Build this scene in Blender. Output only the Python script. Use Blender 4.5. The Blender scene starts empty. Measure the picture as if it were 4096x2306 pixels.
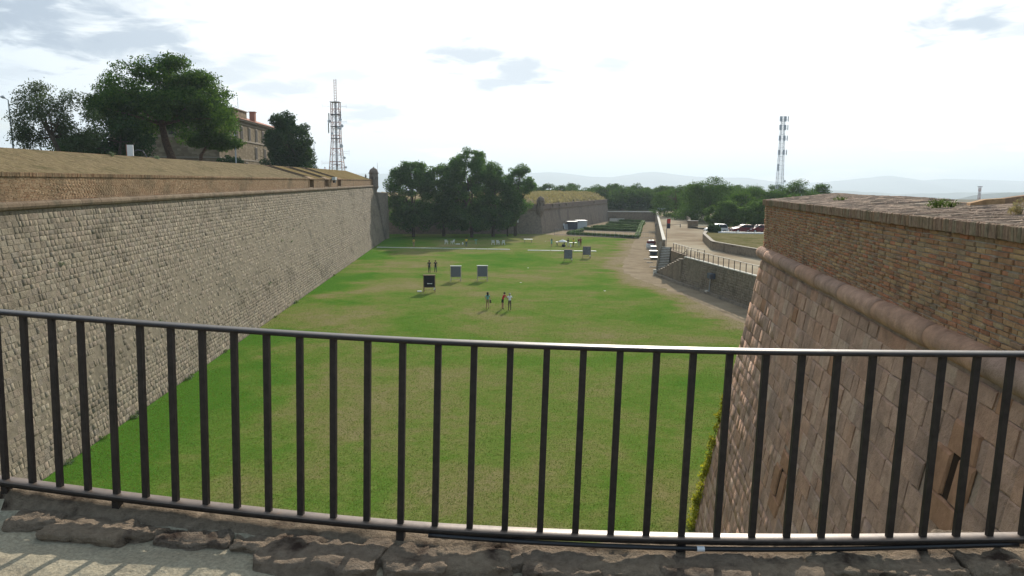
import bpy, bmesh, math, random
import numpy as np
from mathutils import Vector, Matrix, noise

rad = math.radians
S = bpy.context.scene
COL = S.collection
random.seed(7)
RNG = np.random.default_rng(11)

# ------------------------------------------------------------------ camera
CAM_LOC = Vector((0.0, 0.0, 12.5))
PITCH, ROLL = rad(7.9), rad(0.4)
cd = bpy.data.cameras.new('camera')
cam = bpy.data.objects.new('camera', cd)
COL.objects.link(cam)
cd.sensor_width = 36.0
cd.lens = 36.0 * 3000.0 / 4096.0
cd.clip_start = 0.05
cd.clip_end = 60000.0
_f = Vector((0, math.cos(PITCH), -math.sin(PITCH)))
_u0 = Vector((0, math.sin(PITCH), math.cos(PITCH)))
_r0 = Vector((1, 0, 0))
_r = _r0 * math.cos(ROLL) + _u0 * math.sin(ROLL)
_u = _u0 * math.cos(ROLL) - _r0 * math.sin(ROLL)
cam.matrix_world = Matrix(((_r.x, _u.x, -_f.x, CAM_LOC.x), (_r.y, _u.y, -_f.y, CAM_LOC.y),
                           (_r.z, _u.z, -_f.z, CAM_LOC.z), (0, 0, 0, 1)))
S.camera = cam

# ------------------------------------------------------------------ sky and sun
SUN_AZ, SUN_EL = rad(13.0), rad(24.0)          # azimuth measured from +Y towards +X
SUN_DIR = Vector((math.sin(SUN_AZ) * math.cos(SUN_EL), math.cos(SUN_AZ) * math.cos(SUN_EL), math.sin(SUN_EL)))
W = bpy.data.worlds.new('World')
S.world = W
W.use_nodes = True
SKY_STRENGTH = 0.1
HAZE_DENSITY = 0.00018


def build_world():
    nt = W.node_tree
    N, Lk = nt.nodes, nt.links
    N.clear()

    def nd(t, **k):
        n = N.new(t)
        for a, b in k.items():
            setattr(n, a, b)
        return n

    def math_(op, a, b=None, c=None, clamp=False):
        n = nd('ShaderNodeMath', operation=op, use_clamp=clamp)
        for i, v in enumerate((a, b, c)):
            if v is None:
                continue
            if isinstance(v, (int, float)):
                n.inputs[i].default_value = v
            else:
                Lk.new(v, n.inputs[i])
        return n.outputs[0]

    def mixc(fac, a, b, mode='MIX'):
        n = nd('ShaderNodeMix', data_type='RGBA', blend_type=mode)
        for s, v in ((n.inputs[0], fac), (n.inputs[6], a), (n.inputs[7], b)):
            if isinstance(v, tuple):
                s.default_value = v + (1,)
            elif isinstance(v, (int, float)):
                s.default_value = v
            else:
                Lk.new(v, s)
        return n.outputs[2]

    def smooth(v, lo, hi):
        n = nd('ShaderNodeMapRange', interpolation_type='SMOOTHSTEP')
        Lk.new(v, n.inputs[0])
        n.inputs[1].default_value, n.inputs[2].default_value = lo, hi
        return n.outputs[0]

    out = nd('ShaderNodeOutputWorld')
    bg = nd('ShaderNodeBackground')
    bg.inputs[1].default_value = SKY_STRENGTH
    Lk.new(bg.outputs[0], out.inputs[0])
    sky = nd('ShaderNodeTexSky', sky_type='NISHITA', sun_disc=False)
    sky.sun_elevation = SUN_EL
    sky.sun_rotation = SUN_AZ
    sky.altitude = 170
    sky.air_density = 1.0
    sky.dust_density = 1.5
    tc = nd('ShaderNodeTexCoord')
    d = tc.outputs['Generated']
    sep = nd('ShaderNodeSeparateXYZ')
    Lk.new(d, sep.inputs[0])
    # flat cloud layer: direction projected to a plane overhead
    zc = math_('ADD', math_('MAXIMUM', sep.outputs[2], 0.0), 0.16)
    px = math_('DIVIDE', sep.outputs[0], zc)
    py = math_('DIVIDE', sep.outputs[1], zc)
    cmb = nd('ShaderNodeCombineXYZ')
    Lk.new(px, cmb.inputs[0])
    Lk.new(py, cmb.inputs[1])
    dot = nd('ShaderNodeVectorMath', operation='DOT_PRODUCT')
    Lk.new(d, dot.inputs[0])
    dot.inputs[1].default_value = SUN_DIR
    glow = smooth(dot.outputs['Value'], 0.35, 0.97)

    def fbm(scale, detail, off=(0, 0, 0), dist=0.0):
        mp = nd('ShaderNodeMapping')
        Lk.new(cmb.outputs[0], mp.inputs[0])
        mp.inputs['Location'].default_value = off
        n = nd('ShaderNodeTexNoise')
        n.inputs['Scale'].default_value = scale
        n.inputs['Detail'].default_value = detail
        n.inputs['Roughness'].default_value = 0.55
        n.inputs['Distortion'].default_value = dist
        Lk.new(mp.outputs[0], n.inputs['Vector'])
        return n.outputs[0]

    thin = smooth(fbm(0.55, 7, (1.9, 0.4, 0)), 0.30, 0.52)
    # bright veil, thicker towards the sun
    veil = math_('ADD', math_('MULTIPLY', thin, 0.62), math_('MULTIPLY', glow, 0.66), clamp=True)
    bright = mixc(glow, (4.7, 6.1, 7.4), (9.8, 10.0, 10.0))
    col = mixc(veil, sky.outputs[0], bright)
    # grey undersides of the low clouds: soft patches in the sky broken up by noise
    patches = None
    warp = fbm(5.0, 8, (3.1, 7.7, 0), 0.5)
    for az, el, ra, re, amt in ((-31.5, 10.6, 7.5, 3.2, 1.0), (-26.5, 9.2, 5.5, 2.0, .9), (-21.0, 7.6, 4.5, 1.2, .5), (-34.0, 6.5, 3.0, .9, .3), (-17.0, 6.6, 3.5, .9, .5),
                                (-10.5, 5.0, 3.2, .9, .5), (-13.0, 7.6, 2.5, .7, .35), (-3.5, 9.2, 3.6, 1.2, .75), (0.5, 8.3, 3.6, 1.1, .75), (-1.2, 7.3, 3.0, .6, .7), (7.6, 8.6, 2.2, .6, .5), (11.0, 12.3, 1.6, .8, .35),
                                (30.0, 10.2, 3.8, 1.1, .95), (33.5, 9.6, 2.2, .7, .5),
                                (60.0, 24.0, 14.0, 5.0, .6), (-70.0, 26.0, 16.0, 6.0, .7), (105, 30, 18, 7, .7), (160, 24, 20, 6, .7), (-125, 28, 20, 7, .7), (-20, 32, 14, 5, .7), (20, 42, 14, 6, .6)):
        a, e = rad(az), rad(el)
        c = Vector((math.sin(a) * math.cos(e), math.cos(a) * math.cos(e), math.sin(e)))
        rt = Vector((math.cos(a), -math.sin(a), 0))
        up = rt.cross(c).normalized()
        vals = []
        for axis, r in ((rt, ra), (up, re)):
            vm = nd('ShaderNodeVectorMath', operation='DOT_PRODUCT')
            Lk.new(d, vm.inputs[0])
            vm.inputs[1].default_value = axis
            o = math_('SUBTRACT', vm.outputs['Value'], axis.dot(c))
            o = math_('DIVIDE', o, math.sin(rad(r)))
            vals.append(math_('MULTIPLY', o, o))
        vf = nd('ShaderNodeVectorMath', operation='DOT_PRODUCT')
        Lk.new(d, vf.inputs[0])
        vf.inputs[1].default_value = c
        front = math_('GREATER_THAN', vf.outputs['Value'], 0.3)
        r2 = math_('ADD', vals[0], vals[1])
        m = math_('SUBTRACT', 1.1, math_('SQRT', r2))
        m = math_('ADD', m, math_('MULTIPLY', math_('SUBTRACT', warp, 0.5), 3.4))
        m = math_('MULTIPLY', smooth(m, 0.0, 0.9), math_('MULTIPLY', front, amt))
        patches = m if patches is None else math_('MAXIMUM', patches, m)
    grey = mixc(glow, (1.9, 2.5, 3.5), (4.4, 5.3, 6.3))
    col = mixc(math_('MULTIPLY', patches, 0.9), col, grey)
    Lk.new(col, bg.inputs[0])


build_world()
sl = bpy.data.lights.new('sun', 'SUN')
sl.energy = 5.0
sl.angle = rad(0.6)
sl.color = (1.0, 0.93, 0.82)
sun = bpy.data.objects.new('sun', sl)
COL.objects.link(sun)
sun.location = (40, 150, 90)
sun.rotation_euler = SUN_DIR.to_track_quat('Z', 'Y').to_euler()

S.view_settings.view_transform = 'Standard'
S.view_settings.look = 'None'
S.view_settings.exposure = 0.3
S.view_settings.gamma = 1.0
S.view_settings.use_curve_mapping = False
S.cycles.use_denoising = True
S.cycles.max_bounces = 6
S.cycles.diffuse_bounces = 3
S.cycles.transparent_max_bounces = 6
S.cycles.volume_bounces = 0
S.cycles.use_fast_gi = False


# ------------------------------------------------------------------ materials
def material(name, build, rough=0.9, spec=0.3, metal=0.0):
    m = bpy.data.materials.new(name)
    m.use_nodes = True
    nt = m.node_tree
    b = nt.nodes['Principled BSDF']
    b.inputs['Roughness'].default_value = rough
    b.inputs['Specular IOR Level'].default_value = spec
    b.inputs['Metallic'].default_value = metal
    G = Gr(nt, b)
    build(G)
    return m


class Gr:
    """small node-graph helper"""

    def __init__(s, nt, bsdf):
        s.nt, s.b = nt, bsdf
        s.geo = nt.nodes.new('ShaderNodeNewGeometry')
        s.info = None

    def pos(s):
        return s.geo.outputs['Position']

    def lk(s, a, b):
        if isinstance(a, (int, float)):
            b.default_value = a
        elif isinstance(a, tuple):
            b.default_value = a + (1,) if len(a) == 3 and b.type == 'RGBA' else a
        else:
            s.nt.links.new(a, b)

    def rnd(s):
        """one random value per piece, whether it is an object of its own or an island of a joined mesh"""
        if s.info is None:
            s.info = s.nt.nodes.new('ShaderNodeObjectInfo')
        a = s.m('ADD', s.geo.outputs['Random Per Island'], s.info.outputs['Random'])
        return s.m('FRACT', a)

    def m(s, op, a, b=None, clamp=False):
        n = s.nt.nodes.new('ShaderNodeMath')
        n.operation = op
        n.use_clamp = clamp
        s.lk(a, n.inputs[0])
        if b is not None:
            s.lk(b, n.inputs[1])
        return n.outputs[0]

    def noise(s, scale, detail=4, rough=0.55, vec=None, stretch=None, dist=0.0, seed=0.0):
        n = s.nt.nodes.new('ShaderNodeTexNoise')
        n.inputs['Scale'].default_value = scale
        n.inputs['Detail'].default_value = detail
        n.inputs['Roughness'].default_value = rough
        n.inputs['Distortion'].default_value = dist
        v = vec or s.pos()
        if stretch or seed:
            mp = s.nt.nodes.new('ShaderNodeMapping')
            s.nt.links.new(v, mp.inputs[0])
            if stretch:
                mp.inputs['Scale'].default_value = stretch
            mp.inputs['Location'].default_value = (seed, seed * 1.7, seed * .3)
            v = mp.outputs[0]
        s.nt.links.new(v, n.inputs['Vector'])
        return n.outputs[0]

    def ramp(s, fac, stops, interp='LINEAR'):
        n = s.nt.nodes.new('ShaderNodeValToRGB')
        cr = n.color_ramp
        cr.interpolation = interp
        if len(stops) == 1:
            stops = [stops[0], (1.0, stops[0][1])]
        while len(cr.elements) < len(stops):
            cr.elements.new(0.5)
        for el, (p, c) in zip(cr.elements, stops):
            el.position = p
            el.color = c + (1,) if len(c) == 3 else c
        s.lk(fac, n.inputs[0])
        return n.outputs[0]

    def step(s, v, lo, hi):
        n = s.nt.nodes.new('ShaderNodeMapRange')
        n.interpolation_type = 'SMOOTHSTEP'
        s.lk(v, n.inputs[0])
        n.inputs[1].default_value, n.inputs[2].default_value = lo, hi
        return n.outputs[0]

    def mix(s, fac, a, b, mode='MIX'):
        n = s.nt.nodes.new('ShaderNodeMix')
        n.data_type = 'RGBA'
        n.blend_type = mode
        s.lk(fac, n.inputs[0])
        s.lk(a, n.inputs[6])
        s.lk(b, n.inputs[7])
        return n.outputs[2]

    def col(s, c):
        s.lk(c, s.b.inputs['Base Color'])

    def bump(s, h, strength=0.5, dist=0.02, prev=None):
        n = s.nt.nodes.new('ShaderNodeBump')
        n.inputs['Strength'].default_value = strength
        n.inputs['Distance'].default_value = dist
        s.lk(h, n.inputs['Height'])
        if prev is not None:
            s.lk(prev, n.inputs['Normal'])
        s.lk(n.outputs[0], s.b.inputs['Normal'])
        return n.outputs[0]


MAT = {}


def stony(name, pal, mottle=6.0, bump=0.5, dist=0.015, stain=(0.05, 0.05, 0.04), stain_amt=0.5, stain_scale=0.5, rough=0.92, streak=None):
    def f(G):
        r = G.rnd()
        n = len(pal)
        c = G.ramp(r, [(i / max(1, n - 1), p) for i, p in enumerate(pal)])
        mo = G.noise(mottle, 6, 0.65)
        c = G.mix(0.8, c, G.ramp(mo, [(0.25, (0.3, 0.3, 0.3)), (0.75, (0.7, 0.7, 0.7))]), 'OVERLAY')
        st = G.noise(stain_scale, 5, 0.6, stretch=streak, seed=3.1)
        c = G.mix(G.m('MULTIPLY', G.step(st, 0.5, 0.72), stain_amt), c, stain)
        G.col(c)
        G.bump(G.noise(mottle * 3, 6, 0.7), bump, dist)
    MAT[name] = material(name, f, rough, 0.04)


def plain(name, c, rough=0.8, spec=0.3, metal=0.0, var=0.12, scale=8.0, bump=0.0):
    def f(G):
        n = G.noise(scale, 4)
        k = G.ramp(n, [(0.3, tuple(x * (1 - var) for x in c)), (0.7, tuple(min(1, x * (1 + var)) for x in c))])
        G.col(k)
        if bump:
            G.bump(G.noise(scale * 4, 4), bump, 0.01)
    MAT[name] = material(name, f, rough, spec, metal)


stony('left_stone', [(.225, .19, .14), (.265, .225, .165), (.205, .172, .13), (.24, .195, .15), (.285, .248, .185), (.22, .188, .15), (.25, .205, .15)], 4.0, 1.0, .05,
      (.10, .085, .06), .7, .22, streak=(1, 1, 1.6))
stony('left_mortar', [(.20, .17, .125)], 5.0, .6)
stony('left_brick', [(.24, .155, .085), (.30, .20, .12), (.22, .125, .07), (.33, .235, .145), (.26, .17, .10)], 8.0, .5, .01, (.09, .075, .045), .6, .35)
stony('left_brick_mortar', [(.25, .19, .12)], 6.0, .4, .01, (.11, .085, .05), .6, .4)
stony('cordon_stone', [(.19, .14, .095), (.165, .12, .082), (.21, .16, .11)], 5.0, .7, .03, (.09, .08, .055), .75, .9)
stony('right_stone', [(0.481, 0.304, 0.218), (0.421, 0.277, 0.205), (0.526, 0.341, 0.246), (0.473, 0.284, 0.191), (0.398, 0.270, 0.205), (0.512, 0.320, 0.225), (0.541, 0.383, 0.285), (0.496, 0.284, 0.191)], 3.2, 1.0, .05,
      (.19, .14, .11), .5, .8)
stony('right_orange_stone', [(.36, .20, .12)], 4.0, .6, .02, (.25, .13, .08), .6, .9)
stony('right_mortar', [(0.380, 0.275, 0.205)], 6.0, .9, .03, (.15, .12, .10), .8, 1.3)
stony('right_brick', [(0.332, 0.185, 0.105), (0.419, 0.253, 0.135), (0.308, 0.147, 0.086), (0.469, 0.308, 0.161), (0.358, 0.204, 0.111), (0.443, 0.191, 0.105), (0.308, 0.209, 0.135), (0.407, 0.284, 0.161)], 14.0, .7, .01,
      (.13, .10, .07), .55, 1.1)
stony('right_brick_mortar', [(.44, .37, .29)], 9.0, 1.0, .02, (.14, .11, .085), .8, 2.2)
stony('coping_brick', [(0.297, 0.198, 0.132), (0.264, 0.171, 0.121), (0.330, 0.231, 0.160), (0.264, 0.209, 0.143), (0.319, 0.193, 0.121)], 14.0, .7, .01, (.13, .12, .07), .6, 1.3)
stony('paving_brick', [(0.308, 0.220, 0.160), (0.363, 0.264, 0.198), (0.275, 0.198, 0.149), (0.341, 0.248, 0.171)], 12.0, .7, .01, (.16, .14, .10), .6, .9)
stony('far_stone', [(.235, .19, .15)], 2.2, .8, .06, (.12, .10, .085), .6, .35, streak=(1, 1, .5))
stony('end_stone', [(.235, .175, .12)], 2.0, .8, .06, (.12, .095, .06), .6, .3)
stony('slope_brick', [(.205, .15, .078), (.235, .175, .092), (.185, .135, .07), (.215, .168, .08)], 3.0, .8, .02, (.085, .075, .03), .7, .6)
stony('ramp_stone', [(.25, .205, .145), (.21, .172, .125), (.275, .225, .165), (.235, .185, .135)], 3.0, .9, .06, (.12, .10, .07), .7, .6)
stony('turret_stone', [(.235, .185, .15)], 4.0, .7, .03, (.15, .10, .08), .6, .8)
stony('edge_rock', [(0.390, 0.310, 0.223), (0.437, 0.333, 0.238), (0.328, 0.256, 0.192)], 26.0, 1.0, .05, (.075, .05, .04), .95, 6.0)
stony('step_stone', [(.30, .25, .19), (.26, .22, .17)], 5.0, .5, .02)
stony('white_coping', [(.62, .58, .50)], 5.0, .3, .01, (.4, .36, .3), .5, 1.5)


def f_bldg(G):
    # coursed rubble with pale joints; the blocks are smaller than a pixel from the moat bridge
    vo = G.nt.nodes.new('ShaderNodeTexVoronoi')
    vo.inputs['Scale'].default_value = 1.6
    mp = G.nt.nodes.new('ShaderNodeMapping')
    mp.inputs['Scale'].default_value = (1, 1, 1.7)
    G.nt.links.new(G.pos(), mp.inputs[0])
    G.nt.links.new(mp.outputs[0], vo.inputs['Vector'])
    c = G.ramp(vo.outputs['Color'], [(0, (.12, .092, .06)), (.5, (.19, .15, .095)), (1, (.25, .20, .135))])
    st = G.noise(.4, 5)
    G.col(G.mix(G.m('MULTIPLY', G.step(st, .5, .7), .6), c, (.12, .09, .06)))
    G.bump(vo.outputs['Distance'], .8, .06)


MAT['building_stone'] = material('building_stone', f_bldg, .95, .05)
plain('cornice', (.24, .20, .15), .9)
plain('roof_tile', (.34, .13, .075), .85, var=.3, scale=2.5, bump=.6)
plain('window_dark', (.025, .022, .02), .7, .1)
plain('slot_dark', (.045, .03, .022), 1.0, .0)
plain('window_frame', (.20, .165, .12), .8)
plain('door_wood', (.07, .05, .035), .7)
plain('chimney_brick', (.33, .15, .10), .9)


def f_slope(G):
    n1 = G.noise(0.8, 6, .6)
    n2 = G.noise(1.1, 6, .7, stretch=(0.45, 1.0, 1.0))
    c = G.ramp(n1, [(.3, (.165, .118, .056)), (.5, (.225, .165, .08)), (.7, (.185, .148, .066))])
    c = G.mix(G.m('MULTIPLY', G.step(n2, .5, .64), .8), c, (.075, .056, .03))
    c = G.mix(G.m('MULTIPLY', G.step(G.noise(.35, 5, .6, seed=9.), .58, .7), .5), c, (.16, .17, .06))
    G.col(c)
    G.bump(G.noise(9.0, 5, .7), 1.0, .1)


MAT['brick_slope'] = material('brick_slope', f_slope, .95, .0)


def f_lawn(G):
    big = G.noise(.045, 4, .6, dist=.6)
    mid = G.noise(.22, 5, .62, seed=4.0, dist=.4)
    sep = G.nt.nodes.new('ShaderNodeSeparateXYZ')
    G.nt.links.new(G.pos(), sep.inputs[0])
    v = G.m('ADD', G.m('MULTIPLY', big, .62), G.m('MULTIPLY', mid, .38))
    v = G.m('ADD', v, G.m('MULTIPLY', G.m('SUBTRACT', G.noise(1.6, 4, .6, seed=8.), .5), .16))
    # watered strip along the scarp wall
    wx = G.m('ADD', sep.outputs[0], G.m('ADD', G.m('MULTIPLY', sep.outputs[1], .0634), 17.8))
    edge = G.m('SUBTRACT', 1.0, G.step(G.m('ADD', wx, G.m('MULTIPLY', G.m('SUBTRACT', mid, .5), 9.0)), 1.0, 7.5))
    v = G.m('SUBTRACT', v, G.m('MULTIPLY', edge, G.m('MULTIPLY', G.step(G.noise(.06, 2, seed=2.), .42, .55), .22)))
    v = G.m('ADD', G.m('MULTIPLY', G.m('SUBTRACT', v, .5), 1.35), .475)
    # trampled dry margin along the gravel path
    fc = G.nt.nodes.new('ShaderNodeFloatCurve')
    cv = fc.mapping.curves[0]
    PTS = [(0, .70), (.28, .605), (.42, .4925), (.495, .425), (.54, .405), (.62, .46), (.685, .54), (.79, .63), (.88, .73), (1, .8)]
    while len(cv.points) < len(PTS):
        cv.points.new(.5, .5)
    for p_, (a_, b_) in zip(cv.points, PTS):
        p_.location = (a_, b_)
        p_.handle_type = 'VECTOR'
    fc.mapping.update()
    G.lk(G.m('DIVIDE', sep.outputs[1], 200.0), fc.inputs['Value'])
    dx = G.m('SUBTRACT', sep.outputs[0], G.m('MULTIPLY', fc.outputs[0], 40.0))
    dx = G.m('ADD', dx, G.m('MULTIPLY', G.m('SUBTRACT', mid, .5), 7.0))
    v = G.m('ADD', v, G.m('MULTIPLY', G.step(dx, -4.5, .6), .32))
    c = G.ramp(v, [(.26, (.064, .150, .018)), (.40, (.098, .166, .027)), (.475, (.138, .174, .042)), (.56, (.178, .172, .064)), (.66, (.218, .185, .095)), (.80, (.25, .20, .125))])
    f1 = G.noise(9.0, 5, .7, seed=1.0)
    f2 = G.noise(38.0, 3, .7, seed=6.0)
    c = G.mix(.75, c, G.ramp(f1, [(.25, (.28, .28, .28)), (.75, (.72, .72, .72))]), 'OVERLAY')
    c = G.mix(.75, c, G.ramp(f2, [(.3, (.25, .25, .25)), (.7, (.75, .75, .75))]), 'OVERLAY')
    G.col(c)
    b = G.bump(f1, .6, .06)
    G.bump(f2, .8, .03, b)


MAT['lawn'] = material('lawn', f_lawn, 1.0, .0)


def f_sand(G):
    n = G.noise(.35, 5, .6)
    c = G.ramp(n, [(.3, (.215, .168, .112)), (.5, (.285, .226, .155)), (.7, (.34, .275, .19))])
    g = G.noise(3.0, 5, .65, seed=3.)
    c = G.mix(G.m('MULTIPLY', G.step(g, .55, .75), .45), c, (.17, .14, .09))
    G.col(c)
    G.bump(G.noise(14.0, 5, .7), .5, .03)


MAT['sand'] = material('sand', f_sand, 1.0, .0)


def f_paved(G):
    n = G.noise(.12, 5, .6)
    c = G.ramp(n, [(.35, (.27, .21, .145)), (.5, (.365, .30, .215)), (.65, (.42, .36, .265))])
    g = G.noise(1.3, 5, .65, seed=3., stretch=(1, .3, 1))
    c = G.mix(G.m('MULTIPLY', G.step(g, .54, .7), .4), c, (.34, .22, .14))
    G.col(c)
    G.bump(G.noise(8.0, 4), .3, .02)


MAT['terrace_paving'] = material('terrace_paving', f_paved, 1.0, .0)


def f_bank(G):
    n = G.noise(.5, 5, .6)
    c = G.ramp(n, [(.3, (.10, .095, .035)), (.5, (.17, .145, .07)), (.7, (.215, .18, .10))])
    c = G.mix(G.m('MULTIPLY', G.step(G.noise(2.5, 4, seed=2.), .5, .65), .5), c, (.07, .09, .025))
    G.col(c)
    G.bump(G.noise(5.0, 5), .8, .1)


MAT['dry_bank'] = material('dry_bank', f_bank, 1.0, .0)
plain('wood_floor', (.075, .07, .035), .95, .1, var=.4, scale=.6)
plain('straw', (.26, .21, .125), 1.0, .0, var=.3, scale=.8, bump=.5)


def f_deck(G):
    n = G.noise(1.6, 6, .65)
    c = G.ramp(n, [(.3, (.27, .23, .165)), (.5, (.345, .30, .215)), (.7, (.40, .35, .255))])
    g = G.noise(60.0, 4, .7, seed=2.)
    c = G.mix(.8, c, G.ramp(g, [(.3, (.3, .3, .3)), (.7, (.68, .68, .68))]), 'OVERLAY')
    p = G.noise(5.0, 6, .7, seed=5.)
    c = G.mix(G.m('MULTIPLY', G.step(p, .56, .68), .55), c, (.20, .17, .13))
    G.col(c)
    b = G.bump(G.noise(7.0, 6, .7), .8, .03)
    G.bump(g, .8, .004, b)


MAT['deck_concrete'] = material('deck_concrete', f_deck, 1.0, .02)


def f_iron(G):
    n = G.noise(22.0, 5, .7)
    c = G.ramp(n, [(.35, (.040, .033, .029)), (.6, (.060, .046, .038)), (.75, (.085, .055, .038))])
    G.col(c)
    G.lk(G.ramp(n, [(.3, (.34,) * 3), (.75, (.50,) * 3)]), G.b.inputs['Roughness'])
    G.bump(G.noise(120.0, 3), .15, .002)


MAT['iron'] = material('iron', f_iron, .4, .6, .35)
plain('iron_bar', (.026, .020, .017), .55, .35, .0, var=.35, scale=30)


def f_iron2(G):
    n = G.noise(18.0, 5, .7)
    c = G.ramp(n, [(.35, (.12, .085, .065)), (.6, (.17, .125, .095)), (.75, (.20, .11, .06))])
    G.col(c)
    G.lk(G.ramp(n, [(.3, (.38,) * 3), (.75, (.55,) * 3)]), G.b.inputs['Roughness'])
    G.bump(G.noise(90.0, 3), .2, .002)


MAT['iron_worn_lit'] = material('iron_worn_lit', f_iron2, .45, .6, .2)  # rusty worn iron, brightened as the lit top of the bottom rail


def leafy(name, cols, trans=.25, rough=.6, clump=.5):
    def f(G):
        c = G.ramp(G.rnd(), [(i / (len(cols) - 1), k) for i, k in enumerate(cols)])
        n = G.noise(clump, 3)
        c = G.mix(.7, c, G.ramp(n, [(.3, (.33, .33, .33)), (.7, (.67, .67, .67))]), 'OVERLAY')
        G.col(c)
        tr = G.nt.nodes.new('ShaderNodeBsdfTranslucent')
        G.lk(G.mix(1.0, c, (1.6, 1.7, .9), 'MULTIPLY'), tr.inputs[0])
        mx = G.nt.nodes.new('ShaderNodeMixShader')
        mx.inputs[0].default_value = trans
        out = G.nt.nodes['Material Output']
        G.nt.links.new(G.b.outputs[0], mx.inputs[1])
        G.nt.links.new(tr.outputs[0], mx.inputs[2])
        G.nt.links.new(mx.outputs[0], out.inputs[0])
    MAT[name] = material(name, f, .85, .05)


leafy('pine_needles', [(0.025, 0.058, 0.015), (0.043, 0.087, 0.020), (0.074, 0.125, 0.025), (0.034, 0.072, 0.019)], .4)
leafy('dark_leaf', [(0.024, 0.054, 0.019), (0.041, 0.078, 0.027), (0.059, 0.100, 0.032)], .2)
leafy('olive_leaf', [(.055, .085, .038), (.085, .115, .055), (.045, .070, .030), (.11, .135, .075)], .25)
leafy('broad_leaf', [(0.037, 0.086, 0.025), (0.060, 0.123, 0.035), (0.093, 0.163, 0.045), (0.047, 0.100, 0.032)], .38, clump=.3)
leafy('light_leaf', [(0.054, 0.102, 0.026), (0.084, 0.138, 0.036), (0.108, 0.168, 0.048)], .3)
leafy('hedge_leaf', [(.035, .080, .014), (.055, .11, .02), (.08, .14, .03)], .25)
leafy('ivy_leaf', [(0.270, 0.263, 0.025), (0.203, 0.225, 0.030), (0.351, 0.300, 0.040), (0.135, 0.163, 0.030)], .35)
leafy('weed_leaf', [(.06, .10, .03), (.09, .13, .04), (.12, .14, .06)], .3)
leafy('straw_leaf', [(.27, .215, .125), (.33, .275, .17), (.23, .19, .11)], .2)
leafy('grass_blade', [(.07, .14, .022), (.10, .16, .03), (.14, .17, .046), (.175, .17, .062)], .3)
leafy('grey_weed', [(.16, .20, .13), (.22, .25, .18), (.12, .16, .09)], .2)
plain('bark', (.095, .075, .055), .95, .1, var=.35, scale=5, bump=.8)
plain('pine_bark', (.13, .085, .06), .95, .1, var=.35, scale=5, bump=.8)
plain('galvanised', (.42, .44, .46), .55, .5, .5)
plain('lattice_red', (.36, .16, .13), .6)
plain('lattice_white', (.66, .67, .68), .8, .1)
plain('antenna_grey', (.52, .54, .57), .7, .1)
plain('antenna_dark', (.10, .10, .11), .6)
plain('white_paint', (.78, .78, .76), .5, .4, var=.04)
plain('white_plastic', (.80, .81, .82), .35, .5, var=.03)
plain('board_wood', (.30, .20, .12), .8, var=.25)
plain('board_pale_wood', (.52, .45, .36), .8, var=.2)
plain('board_face', (.15, .16, .18), .9, .1, var=.15, scale=12)
plain('board_face_black', (.022, .022, .026), .8, .1)
plain('board_face_grey', (.17, .175, .19), .9, .1, var=.25, scale=4)
plain('shed_grey', (.36, .38, .40), .7, var=.06)
plain('shed_pale', (.50, .53, .54), .7, var=.06)
plain('shed_dark', (.05, .055, .075), .7)
plain('black_plastic', (.015, .015, .017), .35, .5)
plain('blue_grey', (.07, .09, .12), .5, .4)
plain('banner_red', (.48, .035, .03), .7)
plain('banner_black', (.03, .03, .045), .7)
plain('tarp_white', (.68, .68, .66), .8, var=.15, bump=.4)
plain('glass_dark', (.02, .025, .03), .35, .2)
plain('tyre', (.02, .02, .02), .85)
plain('rim', (.5, .5, .52), .35, .5, .7)
plain('lamp_red', (.5, .02, .02), .3)
plain('lamp_clear', (.75, .75, .72), .15, .5)
plain('car_silver', (.50, .53, .56), .3, .5, .35, var=.03)
plain('car_red', (.16, .02, .025), .5, .3, .0, var=.05)
plain('car_white', (.70, .71, .72), .3, .5, .05, var=.03)
plain('hill_forest', (.060, .080, .050), .95, .05, var=.35, scale=.004)
plain('plain_land', (.10, .10, .075), .95, .05, var=.3, scale=.002)
for nm, c in dict(skin=(.42, .25, .17), hair_dark=(.02, .015, .012), hair_grey=(.35, .34, .33), cloth_teal=(.13, .36, .36), cloth_khaki=(.27, .20, .12), cloth_red=(.46, .025, .03),
                  cloth_black=(.018, .018, .022), cloth_white=(.74, .75, .78), cloth_brown=(.10, .07, .05), cloth_navy=(.03, .035, .06), cloth_yellow=(.75, .56, .03), cloth_orange=(.62, .40, .08),
                  cloth_denim=(.05, .075, .13), cloth_grey=(.28, .29, .31), cloth_maroon=(.17, .03, .035), cloth_pink=(.55, .25, .33), shoe=(.05, .045, .04), straw_hat=(.55, .46, .30), pale_trousers=(.50, .47, .42)).items():
    plain(nm, c, .85, .2, var=.1, scale=20)


# ------------------------------------------------------------------ mesh builder and tagging
def mats_of(ms):
    return [MAT[x] for x in ((ms,) if isinstance(ms, str) else ms)]


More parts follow.
